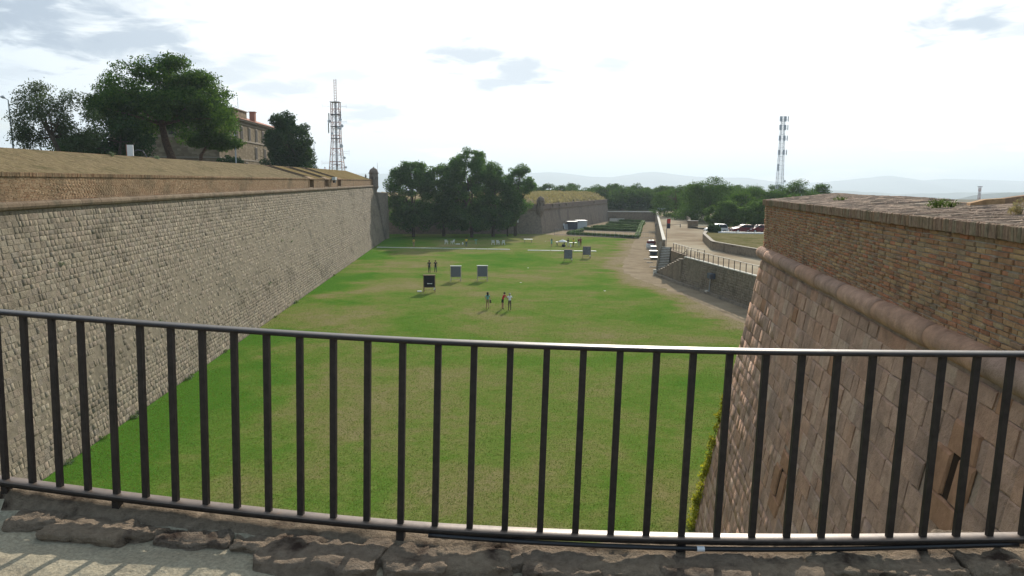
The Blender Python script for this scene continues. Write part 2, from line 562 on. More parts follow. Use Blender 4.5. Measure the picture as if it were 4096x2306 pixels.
class MB:
    def __init__(s):
        s.v, s.f, s.mi = [], [], []

    def add(s, vs, fs, mi=0):
        b = len(s.v)
        s.v += [tuple(x) for x in vs]
        s.f += [tuple(i + b for i in q) for q in fs]
        s.mi += [mi] * len(fs)
        return s

    def box(s, c, d, rz=0.0, mi=0, rx=0.0, ry=0.0):
        m = Matrix.Rotation(rz, 3, 'Z') @ Matrix.Rotation(ry, 3, 'Y') @ Matrix.Rotation(rx, 3, 'X')
        vs = [Vector(c) + m @ Vector((sx * d[0] / 2, sy * d[1] / 2, sz * d[2] / 2)) for sz in (-1, 1) for sx, sy in ((-1, -1), (1, -1), (1, 1), (-1, 1))]
        return s.add(vs, [(0, 3, 2, 1), (4, 5, 6, 7), (0, 1, 5, 4), (1, 2, 6, 5), (2, 3, 7, 6), (3, 0, 4, 7)], mi)

    def prism(s, poly, z0, z1, top=None, mi=0):
        """vertical prism over a counter-clockwise polygon; z may be a number or one per corner; top may be another polygon"""
        n = len(poly)
        top = top or poly
        zz0 = [z0] * n if isinstance(z0, (int, float)) else z0
        zz1 = [z1] * n if isinstance(z1, (int, float)) else z1
        vs = [(x, y, z) for (x, y), z in zip(poly, zz0)] + [(x, y, z) for (x, y), z in zip(top, zz1)]
        fs = [tuple(range(n - 1, -1, -1)), tuple(range(n, 2 * n))] + [(i, (i + 1) % n, n + (i + 1) % n, n + i) for i in range(n)]
        return s.add(vs, fs, mi)

    def tube(s, pts, rs, n=8, mi=0, cap=True):
        pts = [Vector(p) for p in pts]
        if isinstance(rs, (int, float)):
            rs = [rs] * len(pts)
        vs, fs = [], []
        ref = Vector((0.13, 0.21, 0.97)).normalized()
        for i, p in enumerate(pts):
            t = (pts[min(i + 1, len(pts) - 1)] - pts[max(i - 1, 0)])
            t = t.normalized() if t.length > 1e-9 else Vector((0, 0, 1))
            a = t.cross(ref)
            if a.length < .05:
                a = t.cross(Vector((1, 0, 0)))
            a.normalize()
            b = t.cross(a)
            for k in range(n):
                an = 2 * math.pi * k / n
                vs.append(p + (a * math.cos(an) + b * math.sin(an)) * rs[i])
        for i in range(len(pts) - 1):
            for k in range(n):
                fs.append((i * n + k, i * n + (k + 1) % n, (i + 1) * n + (k + 1) % n, (i + 1) * n + k))
        if cap:
            fs += [tuple(range(n - 1, -1, -1)), tuple(range((len(pts) - 1) * n, len(pts) * n))]
        return s.add(vs, fs, mi)

    def lathe(s, prof, c, n=16, mi=0, a0=0.0):
        vs, fs = [], []
        for r, z in prof:
            for k in range(n):
                an = a0 + 2 * math.pi * k / n
                vs.append((c[0] + r * math.cos(an), c[1] + r * math.sin(an), c[2] + z))
        for i in range(len(prof) - 1):
            for k in range(n):
                fs.append((i * n + k, i * n + (k + 1) % n, (i + 1) * n + (k + 1) % n, (i + 1) * n + k))
        fs += [tuple(range(n - 1, -1, -1)), tuple(range((len(prof) - 1) * n, len(prof) * n))]
        return s.add(vs, fs, mi)

    def bar(s, a, b, w, h, mi=0):
        """rectangular bar from a to b: w across, h in the upward direction"""
        a, b = Vector(a), Vector(b)
        t = (b - a).normalized()
        up = Vector((0, 0, 1)) if abs(t.z) < .95 else Vector((0, 1, 0))
        x = t.cross(up).normalized()
        y = x.cross(t).normalized()
        vs = [p + x * sx * w / 2 + y * sy * h / 2 for p in (a, b) for sx, sy in ((-1, -1), (1, -1), (1, 1), (-1, 1))]
        return s.add(vs, [(0, 1, 2, 3), (7, 6, 5, 4), (0, 4, 5, 1), (1, 5, 6, 2), (2, 6, 7, 3), (3, 7, 4, 0)], mi)

    def build(s, name, ms, parent=None, smooth=False, local=False):
        me = bpy.data.meshes.new(name)
        off = Vector((0, 0, 0))
        if parent is not None and not local:
            p = parent
            while p is not None:
                off += p.location
                p = p.parent
        vs = [(x - off.x, y - off.y, z - off.z) for x, y, z in s.v]
        me.from_pydata(vs, [], s.f)
        for m in mats_of(ms):
            me.materials.append(m)
        if not isinstance(ms, str):
            me.polygons.foreach_set('material_index', s.mi)
        if smooth:
            me.polygons.foreach_set('use_smooth', [True] * len(me.polygons))
        fix_normals(me)
        return link(name, me, parent)


def fix_normals(me):
    bm = bmesh.new()
    bm.from_mesh(me)
    bmesh.ops.recalc_face_normals(bm, faces=bm.faces)
    bm.to_mesh(me)
    bm.free()


def link(name, me, parent=None):
    o = bpy.data.objects.new(name, me)
    COL.objects.link(o)
    if parent is not None:
        o.parent = parent
    return o


def np_mesh(name, verts, quads, ms, parent=None, smooth=False, off=None):
    """fast mesh from numpy arrays, faces all of one size"""
    me = bpy.data.meshes.new(name)
    v = np.asarray(verts, dtype=np.float32).reshape(-1, 3)
    if parent is not None:
        o = np.zeros(3)
        p = parent
        while p is not None:
            o += np.array(p.location)
            p = p.parent
        v = v - o.astype(np.float32)
    q = np.asarray(quads, dtype=np.int32)
    k = q.shape[1]
    me.vertices.add(len(v))
    me.vertices.foreach_set('co', v.ravel())
    me.loops.add(q.size)
    me.loops.foreach_set('vertex_index', q.ravel())
    me.polygons.add(len(q))
    me.polygons.foreach_set('loop_start', np.arange(0, q.size, k, dtype=np.int32))
    me.polygons.foreach_set('loop_total', np.full(len(q), k, dtype=np.int32))
    if smooth:
        me.polygons.foreach_set('use_smooth', np.ones(len(q), dtype=bool))
    me.update(calc_edges=True)
    for m in mats_of(ms):
        me.materials.append(m)
    return link(name, me, parent)


def tag(o, label=None, cat=None, group=None, kind=None):
    for k, v in (('label', label), ('category', cat), ('group', group), ('kind', kind)):
        if v:
            o[k] = v
    return o


def thing(name, loc, label, cat, group=None, rz=0.0):
    o = bpy.data.objects.new(name, None)
    o.empty_display_size = .3
    COL.objects.link(o)
    o.location = loc
    o.rotation_euler = (0, 0, rz)
    return tag(o, label, cat, group)


def copy_tree(o, parent=None):
    c = o.copy()
    COL.objects.link(c)
    if parent is not None:
        c.parent = parent
    for ch in [x for x in o.children]:
        copy_tree(ch, c)
    return c


def sheet(name, poly, z, m, kind='structure', parent=None):
    me = bpy.data.meshes.new(name)
    bm = bmesh.new()
    vs = [bm.verts.new((p[0], p[1], p[2] if len(p) > 2 else z)) for p in poly]
    es = [bm.edges.new((vs[i], vs[(i + 1) % len(vs)])) for i in range(len(vs))]
    bmesh.ops.triangle_fill(bm, edges=es, use_beauty=True)
    for f in bm.faces:
        if f.normal.z < 0:
            f.normal_flip()
    bm.to_mesh(me)
    bm.free()
    me.materials.append(MAT[m])
    o = link(name, me, parent)
    if kind:
        tag(o, kind=kind)
    return o


def rough_line(pts, step, amp, seed=0.0):
    out = []
    for (x0, y0), (x1, y1) in zip(pts[:-1], pts[1:]):
        n = max(1, int(math.hypot(x1 - x0, y1 - y0) / step))
        for i in range(n):
            t = i / n
            x, y = x0 + (x1 - x0) * t, y0 + (y1 - y0) * t
            out.append((x + amp * noise.noise(Vector((x * .5, y * .5, seed))) + .4 * amp * noise.noise(Vector((x * 2.1, y * 2.1, seed + 3))),
                        y + amp * noise.noise(Vector((x * .5, y * .5, seed + 7)))))
    out.append(pts[-1])
    return out


def seen(p):
    """size ranking helper for choosing the pieces that show largest: picture position and distance of a point"""
    q = Vector(p) - CAM_LOC
    k = q.dot(_f)
    if k < .2:
        return None
    return (2048 + 3000 * q.dot(_r) / k, 1153 - 3000 * q.dot(_u) / k, q.length)


# ------------------------------------------------------------------ masonry: every block is real geometry
def block_template(inset=(.09, .09), proud=.3, jit=.05, rnd=None):
    ix, iz = inset
    rn = rnd or (lambda: random.uniform(-jit, jit))
    v = []
    for y, sx, sz in ((0, .5, .5), (1 - proud, .5, .5), (1, .5 - ix, .5 - iz)):
        for a, b in ((-1, -1), (1, -1), (1, 1), (-1, 1)):
            jx, jz = (rn(), rn()) if y > 0 else (0, 0)
            v.append((a * sx + jx * .6, y + (rn() * 1.5 if y == 1 else 0), b * sz + jz * .6))
    f = [(8, 9, 10, 11)]
    for k in range(4):
        n = (k + 1) % 4
        f.append((4 + k, 4 + n, 8 + n, 8 + k))
        f.append((k, n, 4 + n, 4 + k))
    return np.array(v), np.array(f)[:, ::-1].copy()


def lay_masonry(owner, part, blocks, matname, n_parts=300, inset=(.09, .09), proud=.3, jit=.05, special=None, seed=1, stuff_name=None, limit=None):
    """blocks: array rows (centre3, ex3*w, en3*d, ez3*h). The n_parts that show largest become objects, the rest one mesh."""
    B = np.array(blocks)
    sizes = []
    for b in B:
        w = seen(b[:3])
        if w is None:
            sizes.append(0)
            continue
        x, y, d = w
        view = (np.array(CAM_LOC) - b[:3]) / d
        en = b[6:9] / np.linalg.norm(b[6:9])
        lim = 1930 if x < 700 else 2130
        ok = -20 < x < 4116 and -20 < y < (limit or lim)
        sizes.append(max(0, float(en @ view)) * np.linalg.norm(b[3:6]) * np.linalg.norm(b[9:12]) / d ** 2 if ok else 0)
    order = np.argsort(-np.array(sizes))
    chosen = [i for i in order[:n_parts] if sizes[i] > 0]
    rest = np.setdiff1d(np.arange(len(B)), chosen)
    random.seed(seed)
    temps = []
    for k in range(8):
        v, f = block_template(inset, proud, jit)
        me = bpy.data.meshes.new(part)
        me.from_pydata([tuple(x) for x in v], [], [tuple(int(j) for j in q) for q in f])
        me.materials.append(MAT[matname])
        temps.append(me)
    off = Vector((0, 0, 0))
    p = owner
    while p is not None:
        off += p.location
        p = p.parent
    for i in chosen:
        b = B[i]
        me = temps[random.randrange(8)]
        o = link(part, me, owner)
        o.matrix_basis = Matrix(((b[3], b[6], b[9], b[0] - off.x), (b[4], b[7], b[10], b[1] - off.y), (b[5], b[8], b[11], b[2] - off.z), (0, 0, 0, 1)))
        if special and i in special:
            o.material_slots[0].link = 'OBJECT'
            o.material_slots[0].material = MAT[special[i]]
    if len(rest):
        R = B[rest]
        v0, f0 = block_template(inset, proud, 0.0)
        n = len(R)
        rg = np.random.default_rng(seed)
        V = np.repeat(v0[None], n, 0)
        j = rg.uniform(-jit, jit, V.shape)
        j[:, :4] = 0
        j[:, 4:8, 1] = 0
        j *= np.array([.6, 1.5, .6])
        V = V + j
        P = R[:, None, 0:3] + V[:, :, 0:1] * R[:, None, 3:6] + V[:, :, 1:2] * R[:, None, 6:9] + V[:, :, 2:3] * R[:, None, 9:12]
        F = f0[None] + (np.arange(n) * 12)[:, None, None]
        o = np_mesh(stuff_name or (part + '_field'), P.reshape(-1, 3), F.reshape(-1, 4), matname, owner)
        o['kind'] = 'stuff'
    return len(chosen)


def courses(length_fn, total, hmin, hmax, seed):
    rg = np.random.default_rng(seed)
    out, v = [], 0.0
    while v < total - .05:
        h = rg.uniform(hmin, hmax)
        if v + h > total - .6 * hmin:
            h = total - v
        out.append((v, h))
        v += h
    return out


# ================================================================== SETTING
# --- the land: one sheet to the horizon; the castle hill falls away to a plain
def build_ground():
    rs = [0, 60, 150, 300, 430, 520, 620, 760, 900, 1100, 1400, 1900, 2600, 3600, 5000, 7000, 10000, 15000, 22000, 30000]
    n = 96
    V, F = [], []
    for r in rs:
        for k in range(n):
            a = 2 * math.pi * k / n
            x, y = r * math.sin(a), r * math.cos(a)
            t = min(1, max(0, (r - 430) / 900))
            t = t * t * (3 - 2 * t)
            z = -1.0 - 149 * t + (noise.noise(Vector((x / 260, y / 260, 0))) * 9 * t * (1 - t) * 2)
            V.append((x, y, z))
    for i in range(len(rs) - 1):
        for k in range(n):
            F.append((i * n + k, i * n + (k + 1) % n, (i + 1) * n + (k + 1) % n, (i + 1) * n + k))
    o = np_mesh('ground', V, F[n:] if False else F, 'plain_land')
    fix_normals(o.data)
    tag(o, kind='structure')


build_ground()


def ridge(name, pts, base, depth, m, rough, seed, far=1.0):
    """a range of hills: crest line given in world coordinates, falling away to both sides"""
    V, F = [], []
    N, M = 220, 9
    pts = [(x * far, y * far, 12.5 + (z - 12.5) * far) for x, y, z in pts]
    rough, depth = rough * far, depth * far
    xs = np.linspace(pts[0][0], pts[-1][0], N)
    zs = np.interp(xs, [p[0] for p in pts], [p[2] for p in pts])
    ys = np.interp(xs, [p[0] for p in pts], [p[1] for p in pts])
    for i in range(N):
        z = zs[i] + rough * (noise.fractal(Vector((xs[i] / (rough * 30), seed, 0)), 1.0, 2.0, 5) * 1.0)
        for j in range(M):
            t = j / (M - 1) * 2 - 1
            k = (1 - abs(t)) ** 1.15
            wob = rough * 2.2 * noise.fractal(Vector((xs[i] / (rough * 22), t * 2.3, seed + 5)), 1.0, 2.0, 4) * (1 - k) * k * 3
            V.append((xs[i], ys[i] + t * depth, base + (z - base) * k + wob))
    for i in range(N - 1):
        for j in range(M - 1):
            F.append((i * M + j, (i + 1) * M + j, (i + 1) * M + j + 1, i * M + j + 1))
    o = np_mesh(name, V, F, m, smooth=True)
    fix_normals(o.data)
    tag(o, kind='structure')


ridge('far_hills', [(-9000, 6500, 40), (-4000, 6200, 60), (-1050, 6000, 84), (-400, 6000, 92), (254, 6000, 98), (531, 6000, 90), (750, 6000, 74), (1085, 6000, 112), (1402, 6000, 82),
                    (1877, 6000, 68), (2275, 6000, 34), (2472, 6000, 44), (2944, 6000, 98), (3263, 6000, 62), (3460, 6000, 80), (4047, 6000, 62), (5500, 6100, 90), (9000, 6400, 60)], -152, 1500, 'hill_forest', 16, 1.0, 1.7)
ridge('near_hills', [(600, 4300, -30), (1100, 4300, -6), (1700, 4300, -2), (2200, 4300, -30), (2700, 4300, -16), (3400, 4300, 4), (4200, 4300, 10), (6000, 4500, -10)], -152, 700, 'hill_forest', 9, 3.0, 1.3)
ridge('city_hill', [(1500, 2900, -75), (1717, 2950, -38), (1815, 2980, -20), (1933, 3000, -9), (2027, 3000, -4), (2400, 3050, 12), (3200, 3200, 10), (4000, 3400, -40)], -152, 420, 'hill_forest', 5, 6.0)

# --- moat floor
MOAT = [(-40, -60), (70, -60), (70, 275), (-60, 275)]
sheet('moat_lawn', MOAT, 0.0, 'lawn')
path_left = [(27, 40), (24.2, 56), (21.3, 68), (19.7, 84), (17.0, 99), (16.2, 108), (18.4, 124), (21.6, 137), (25.2, 158), (29.2, 176)]
pl_ = rough_line(path_left, .8, .55, 2.0)
sheet('gravel_path', pl_ + [(36, 176.5), (25, 112), (21, 104.2), (26.5, 60), (33, 40)], 0.004, 'sand')
gl = rough_line([(8.4, 188.4), (10.4, 185.6), (20, 180.4), (29.2, 174.9), (34.5, 176.4)], .8, .25, 4.0)
sheet('garden_gravel', gl + [(50.6, 262), (34, 263.5), (8.4, 191.5)], 0.008, 'sand')

# --- grass blades over the nearer lawn
def grass(name, n, x0, x1, y0, y1, h, keep, mat='grass_blade', z=0.0, width=.018, seed=3, bias=1.0):
    rg = np.random.default_rng(seed)
    t = rg.random(n) ** bias
    y = y0 + (y1 - y0) * t
    x = x0 + (x1 - x0) * rg.random(n)
    m = keep(x, y)
    x, y = x[m], y[m]
    k = len(x)
    a = rg.random(k) * 2 * math.pi
    hh = h * rg.uniform(.5, 1.3, k)
    w = width * rg.uniform(.6, 1.5, k) * (1 + y * .012)
    ln = rg.normal(0, .45, (k, 2)) * hh[:, None]
    zz = z(x, y) if callable(z) else np.full(k, z)
    P = np.zeros((k, 3, 3))
    P[:, 0] = np.stack([x - w * np.cos(a), y - w * np.sin(a), zz], 1)
    P[:, 1] = np.stack([x + w * np.cos(a), y + w * np.sin(a), zz], 1)
    P[:, 2] = np.stack([x + ln[:, 0], y + ln[:, 1], zz + hh], 1)
    o = np_mesh(name, P.reshape(-1, 3), np.arange(k * 3).reshape(-1, 3), mat)
    return o


def on_lawn(x, y):
    left = x > (-17.6 - .0634 * y)
    pr = np.interp(y, [p[1] for p in path_left], [p[0] for p in path_left])
    return left & (x < pr - .3)


def thin_out(x, y):
    return on_lawn(x, y) & (RNG.random(len(x)) < np.clip((88 - y) / 60, 0, 1))


g_ = grass('lawn_grass', 420000, -25, 25, 17, 90, .04, thin_out, bias=1.2, width=.012)
tag(g_, 'short patchy green and dry grass covering the moat floor', 'grass', kind='stuff')

# ------------------------------------------------------------------ left scarp wall
LE = np.array([-.0633, .998, 0.0])
LN = np.array([.998, .0633, 0.0])
LO = np.array([-17.8, 0.0, 0.0])
UP = np.array([0, 0, 1.0])


def lw(s, off, z):
    """point of the left wall: s along it, off metres behind the foot of the wall, height z"""
    return LO + LE * s - LN * off + UP * z


def zc(s):
    return 11.18 + .0034 * s          # cordon


def zp(s):
    return 12.58 + .0028 * s          # underside of the coping


def zb(s):
    return 14.0 + .0067 * s           # back edge of the sloping top


EMB = [(98.2, 101.2), (109.0, 112.4), (120.2, 123.4)]   # three gun embrasures
left_wall = thing('scarp_wall', tuple(lw(60, 2, 0)), 'long grey battered stone wall with brick parapet on the left of the moat', 'wall')
mb = MB()
S0, S1 = -14.0, 167.0
mb.add([lw(S0, -.09, -.5), lw(S1, -.09, -.5), lw(S1, 2.2, zc(S1)), lw(S0, 2.2, zc(S0)), lw(S0, 10, -.5), lw(S1, 10, -.5), lw(S1, 10, zc(S1)), lw(S0, 10, zc(S0))],
       [(0, 1, 2, 3), (3, 2, 6, 7), (1, 5, 6, 2), (0, 3, 7, 4)])
mb.build('wall_core', 'left_mortar', left_wall)

# stones of the battered face
rows = courses(None, 11.18, .20, .32, 5)
bl = []
rg = np.random.default_rng(8)
upb = np.array(-LN * 2.2 / 11.18 + UP)
upb_len = np.linalg.norm(upb)
nb = np.cross(LE, upb / upb_len)
nb = nb if nb @ LN > 0 else -nb
for v, h in rows:
    s = S0 + rg.uniform(0, .4)
    k = 1 + .0034 / 11.18 * 0
    while s < S1:
        far = max(0, (s - 60) / 110)
        w = rg.uniform(.20, .52) * (1 + .25 * far)
        sc = s + w / 2
        z0 = (v + h / 2) * zc(sc) / 11.18
        c = LO + LE * sc - LN * (2.2 * (v + h / 2) / 11.18) + UP * z0
        gap = .010
        hh = h * zc(sc) / 11.18 - gap
        d = .014 + rg.uniform(0, .024)
        bl.append(np.concatenate([c - nb * 0.005, -LE * (w - gap), nb * d, upb / upb_len * hh]))
        s += w
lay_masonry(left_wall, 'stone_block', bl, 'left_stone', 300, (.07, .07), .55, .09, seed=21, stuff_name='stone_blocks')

# cordon (round moulding) in stone lengths
s = S0
rg = np.random.default_rng(4)
while s < S1 - .2:
    w = min(rg.uniform(.9, 1.4), S1 - s)
    mb = MB()
    p0, p1 = lw(s + .008, 2.12, zc(s) + .08), lw(s + w - .008, 2.12, zc(s + w) + .08)
    r = .20 + rg.uniform(-.006, .006)
    mb.tube([p0, p1], r, 10)
    mb.build('cordon_stone', 'cordon_stone', left_wall, smooth=False)
    s += w

# brick parapet, coping and sloping top in stretches between the embrasures
edges = [S0] + [e for pr in EMB for e in pr] + [S1 - 1.5]
mbc, mbs = MB(), MB()
bricks, cop = [], []
rg = np.random.default_rng(17)


def in_emb(s):
    return any(a - .05 < s < b + .05 for a, b in EMB)


for a, b in list(zip(edges[0::2], edges[1::2])):
    mbc.add([lw(a, 2.34, zc(a)), lw(b, 2.34, zc(b)), lw(b, 2.34, zp(b)), lw(a, 2.34, zp(a)), lw(a, 8, zc(a)), lw(b, 8, zc(b)), lw(b, 8, zb(b) - .06), lw(a, 8, zb(a) - .06)],
            [(0, 1, 2, 3), (0, 3, 7, 4), (1, 5, 6, 2), (3, 2, 6, 7), (4, 7, 6, 5)])
    n = max(1, int((b - a) / 4))
    for i in range(n):
        s0, s1 = a + (b - a) * i / n, a + (b - a) * (i + 1) / n
        back0, back1 = 8.0, 8.0
        if s1 > 150:
            pass
        mbs.add([lw(s0, 2.42, zp(s0) + .19), lw(s1, 2.42, zp(s1) + .19), lw(s1, 8, zb(s1)), lw(s0, 8, zb(s0)),
                 lw(s0, 2.42, zp(s0)), lw(s1, 2.42, zp(s1))], [(0, 1, 2, 3), (0, 4, 5, 1)])
for a, b in EMB:    # embrasure floors and back plates
    mbc.add([lw(a, 2.34, zc(a)), lw(b, 2.34, zc(b)), lw(b, 2.34, zc(b) + .35), lw(a, 2.34, zc(a) + .35), lw(a, 8, zc(a) + .5), lw(b, 8, zc(b) + .5)], [(0, 1, 2, 3), (3, 2, 5, 4)])
mbc.build('parapet_core', 'left_brick_mortar', left_wall)
mbs.build('sloping_top', 'brick_slope', left_wall)
# the top edge strip of the slope and its hipped end at the turret
mb = MB()
for i in range(40):
    s0, s1 = S0 + (152 - S0) * i / 40, S0 + (152 - S0) * (i + 1) / 40
    mb.add([lw(s0, 8.0, zb(s0) + .03), lw(s1, 8.0, zb(s1) + .03), lw(s1, 8.5, zb(s1) + .03), lw(s0, 8.5, zb(s0) + .03), lw(s0, 8.0, zb(s0) - .4), lw(s1, 8.0, zb(s1) - .4),
            lw(s0, 8.5, zb(s0) - 1.5), lw(s1, 8.5, zb(s1) - 1.5)], [(0, 1, 2, 3), (0, 4, 5, 1), (3, 2, 7, 6)])
mb.build('top_edge', 'left_brick', left_wall)
nrow = 18
for j in range(nrow):
    s = S0 + (j % 2) * .15
    while s < S1 - 1.2:
        w = .30 * rg.uniform(.85, 1.1)
        sc = s + w / 2
        s += w
        if in_emb(sc):
            continue
        z0, z1 = zc(sc) + .12, zp(sc)
        h = (z1 - z0) / nrow
        c = lw(sc, 2.35, z0 + h * (j + .5))
        bricks.append(np.concatenate([c, -LE * (w - .015), LN * (.014 + rg.uniform(0, .010)), UP * (h - .014)]))
lay_masonry(left_wall, 'brick', bricks, 'left_brick', 300, (.04, .10), .4, .05, seed=22, stuff_name='parapet_bricks')
s = S0
while s < S1 - 1.3:
    w = .072 * rg.uniform(.85, 1.15)
    sc = s + w / 2
    s += w
    if in_emb(sc):
        continue
    c = lw(sc, 2.42, zp(sc) + .095)
    cop.append(np.concatenate([c, -LE * (w - .008), LN * (.14 + rg.uniform(0, .02)), UP * .19]))
lay_masonry(left_wall, 'coping_brick', cop, 'left_brick', 300, (.10, .04), .15, .04, seed=23, stuff_name='coping_bricks')
# bricks of the sloping top, nearer stretch laid one by one
sb = []
rg = np.random.default_rng(77)
SR = 19
for k in range(SR):
    s = 16.0 + rg.uniform(0, .1)
    while s < 97.5:
        w = .135 * rg.uniform(.7, 1.3)
        sc = s + w / 2
        s += w
        a = np.array(lw(sc, 2.44 + 5.5 * k / SR, zp(sc) + .19 + (zb(sc) - zp(sc) - .19) * (k / SR)))
        b = np.array(lw(sc, 2.44 + 5.5 * (k + 1) / SR, zp(sc) + .19 + (zb(sc) - zp(sc) - .19) * ((k + 1) / SR)))
        d_ = b - a
        nn_ = np.cross(d_, LE)
        nn_ = nn_ / np.linalg.norm(nn_)
        nn_ = nn_ if nn_[2] > 0 else -nn_
        sb.append(np.concatenate([(a + b) / 2, d_ * rg.uniform(.94, .985), nn_ * (.010 + rg.uniform(0, .012)), LE * (w - .012)]))
lay_masonry(left_wall, 'slope_brick', sb, 'slope_brick', 300, (.04, .08), .4, .06, seed=24, stuff_name='slope_bricks')
# frames of the embrasures
for a, b in EMB:
    mb = MB()
    for s in (a, b):
        p = lw(s, 2.36, zc(s) + .1)
        mb.add([lw(s - .12, 2.27, zc(s) + .1), lw(s + .12, 2.27, zc(s) + .1), lw(s + .12, 2.27, zp(s)), lw(s - .12, 2.27, zp(s)),
                lw(s - .12, 2.9, zc(s) + .1), lw(s + .12, 2.9, zc(s) + .1), lw(s + .12, 2.9, zp(s)), lw(s - .12, 2.9, zp(s))],
               [(0, 1, 2, 3), (0, 4, 7, 3), (1, 5, 6, 2), (4, 5, 6, 7), (3, 2, 6, 7)])
    mb.build('embrasure_jamb', 'left_brick', left_wall)
    mb = MB()
    mb.add([lw(a - .2, 2.2, zp(a) + .21), lw(b + .2, 2.2, zp(b) + .21), lw(b + .2, 2.9, zp(b) + .42), lw(a - .2, 2.9, zp(a) + .42),
            lw(a - .2, 2.2, zp(a) + .06), lw(b + .2, 2.2, zp(b) + .06), lw(b + .2, 2.9, zp(b) + .06), lw(a - .2, 2.9, zp(a) + .06)],
           [(0, 1, 2, 3), (0, 4, 5, 1), (4, 7, 6, 5), (0, 3, 7, 4), (1, 5, 6, 2)])
    mb.build('embrasure_lintel', 'left_brick', left_wall)
    mb = MB()
    for s in (a, b):
        mb.bar(lw(s, 2.6, zp(s) + .28), lw(s, 8.0, zb(s) + .04), .22, .10)
    mb.build('embrasure_cheek', 'cordon_stone', left_wall)
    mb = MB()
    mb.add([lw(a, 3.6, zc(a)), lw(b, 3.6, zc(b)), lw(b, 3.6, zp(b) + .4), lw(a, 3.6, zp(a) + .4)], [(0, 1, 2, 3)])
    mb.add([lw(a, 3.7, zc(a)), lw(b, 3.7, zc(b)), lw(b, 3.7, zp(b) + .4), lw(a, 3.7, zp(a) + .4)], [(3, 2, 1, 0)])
    mb.build('embrasure_shade', 'window_dark', left_wall)  # dark sheet standing in for the shade inside the opening
# low courses left proud / plants are placed further down

# pier and corner at the far end
mb = MB()
mb.prism([(-33, 167.0), (-28.35, 168.3), (-28.1, 171.6), (-33, 172)], -.5, [10.5, 10.5, 10.3, 10.3], top=[(-33, 165.9), (-29.75, 166.2), (-28.2, 170.6), (-33, 171)])
pier = mb.build('end_pier', 'far_stone')
tag(pier, 'narrow battered stone pier at the far end of the left wall below the turret', 'pier')
mb = MB()
mb.prism([(-60, 172.1), (-31.2, 172.1), (-31.2, 174), (-60, 183)], -.5, 11.0)
tag(mb.build('flank_wall', 'far_stone'), 'shaded stone flank wall behind the left wall pier and trees', 'wall')


def turret(name, c, z0, r, hbody, label, group, mat, n=8, flag=False):
    t = thing(name, (c[0], c[1], z0), label, 'turret', group)
    mb = MB()
    mb.lathe([(.12 * r, -2.0), (.45 * r, -1.4), (.72 * r, -.8), (r * 1.02, -.25), (r * 1.1, -.1), (r * 1.1, 0)], (c[0], c[1], z0), n)
    mb.build('corbel', mat, t)
    mb = MB()
    mb.lathe([(r, 0), (r * .97, hbody)], (c[0], c[1], z0), n)
    mb.build('body', mat, t)
    mb = MB()
    mb.lathe([(r * 1.02, hbody - .12), (r * 1.18, hbody - .06), (r * 1.18, hbody + .06), (r * 1.0, hbody + .1)], (c[0], c[1], z0), n)
    mb.build('cornice', mat, t)
    mb = MB()
    mb.lathe([(r * .98 * math.cos(a), hbody + .08 + r * 1.05 * math.sin(a)) for a in [i * math.pi / 2 / 7 for i in range(7)]] + [(.05, hbody + .08 + r * 1.06)], (c[0], c[1], z0), 16)
    d = mb.build('dome', mat, t, smooth=True)
    mb = MB()
    mb.lathe([(.08, hbody + r * 1.1), (.17, hbody + r * 1.18), (.17, hbody + r * 1.26), (.05, hbody + r * 1.36)], (c[0], c[1], z0), 8)
    mb.build('finial', mat, d)
    for a in (-100, -50, -150, -10):
        an = rad(a)
        p = Vector((c[0] + r * .985 * math.cos(an), c[1] + r * .985 * math.sin(an), z0 + hbody * .62))
        mb = MB()
        mb.box(p, (.06, .14, .6), an)
        mb.build('slit_window', 'window_dark', t)
    if flag:
        mb = MB()
        mb.tube([(c[0] + r * .8, c[1] + .3, z0 + hbody), (c[0] + r * .8, c[1] + .3, z0 + hbody + 2.2)], .03, 6)
        mb.build('pole', 'antenna_dark', t)
    return t


turret('sentry_turret', (-30.5, 166.2), 11.75, 1.0, 2.9, 'small domed stone sentry turret on the corner of the long left wall', 'stone sentry turrets', 'turret_stone', 8, True)
turret('sentry_turret', (7.1, 191.1), 5.95, 1.0, 2.3, 'reddish domed sentry turret on the far bastion corner beside the trees', 'stone sentry turrets', 'turret_stone', 8)

# fort platform behind the left wall
sheet('fort_platform', [tuple(lw(S0, 8.2, 0)[:2]), tuple(lw(170, 8.2, 0)[:2]), (-60, 260), (-220, 260), (-220, -14)], 13.1, 'dry_bank')

# ------------------------------------------------------------------ far bastion (second salient)
b2 = thing('far_bastion', (8, 191, 0), 'far stone bastion with cordon, low parapet and dry grass on top', 'bastion')
C0, CL, CR = Vector((7.7, 190.3)), Vector((-62, 182.0)), Vector((34.0, 263.0))
nl = Vector((CL - C0)).normalized(); nl = Vector((-nl.y, nl.x)) * -1
nr_ = Vector((CR - C0)).normalized(); nr_ = Vector((-nr_.y, nr_.x))
nl = nl if nl.y > 0 else -nl
nr_ = nr_ if nr_.x < 0 else -nr_


def b2p(off):
    """corner polygon of the bastion set back by off"""
    # intersect both faces moved inwards
    dl, dr = (CL - C0).normalized(), (CR - C0).normalized()
    pL, pR = C0 + nl * off, C0 + nr_ * off
    den = dl.x * dr.y - dl.y * dr.x
    t = ((pR.x - pL.x) * dr.y - (pR.y - pL.y) * dr.x) / den
    c = pL + dl * t
    return [tuple(CL + nl * off), tuple(c), tuple(CR + nr_ * off), (CR.x - 45, CR.y + 6), (-62, 240)]


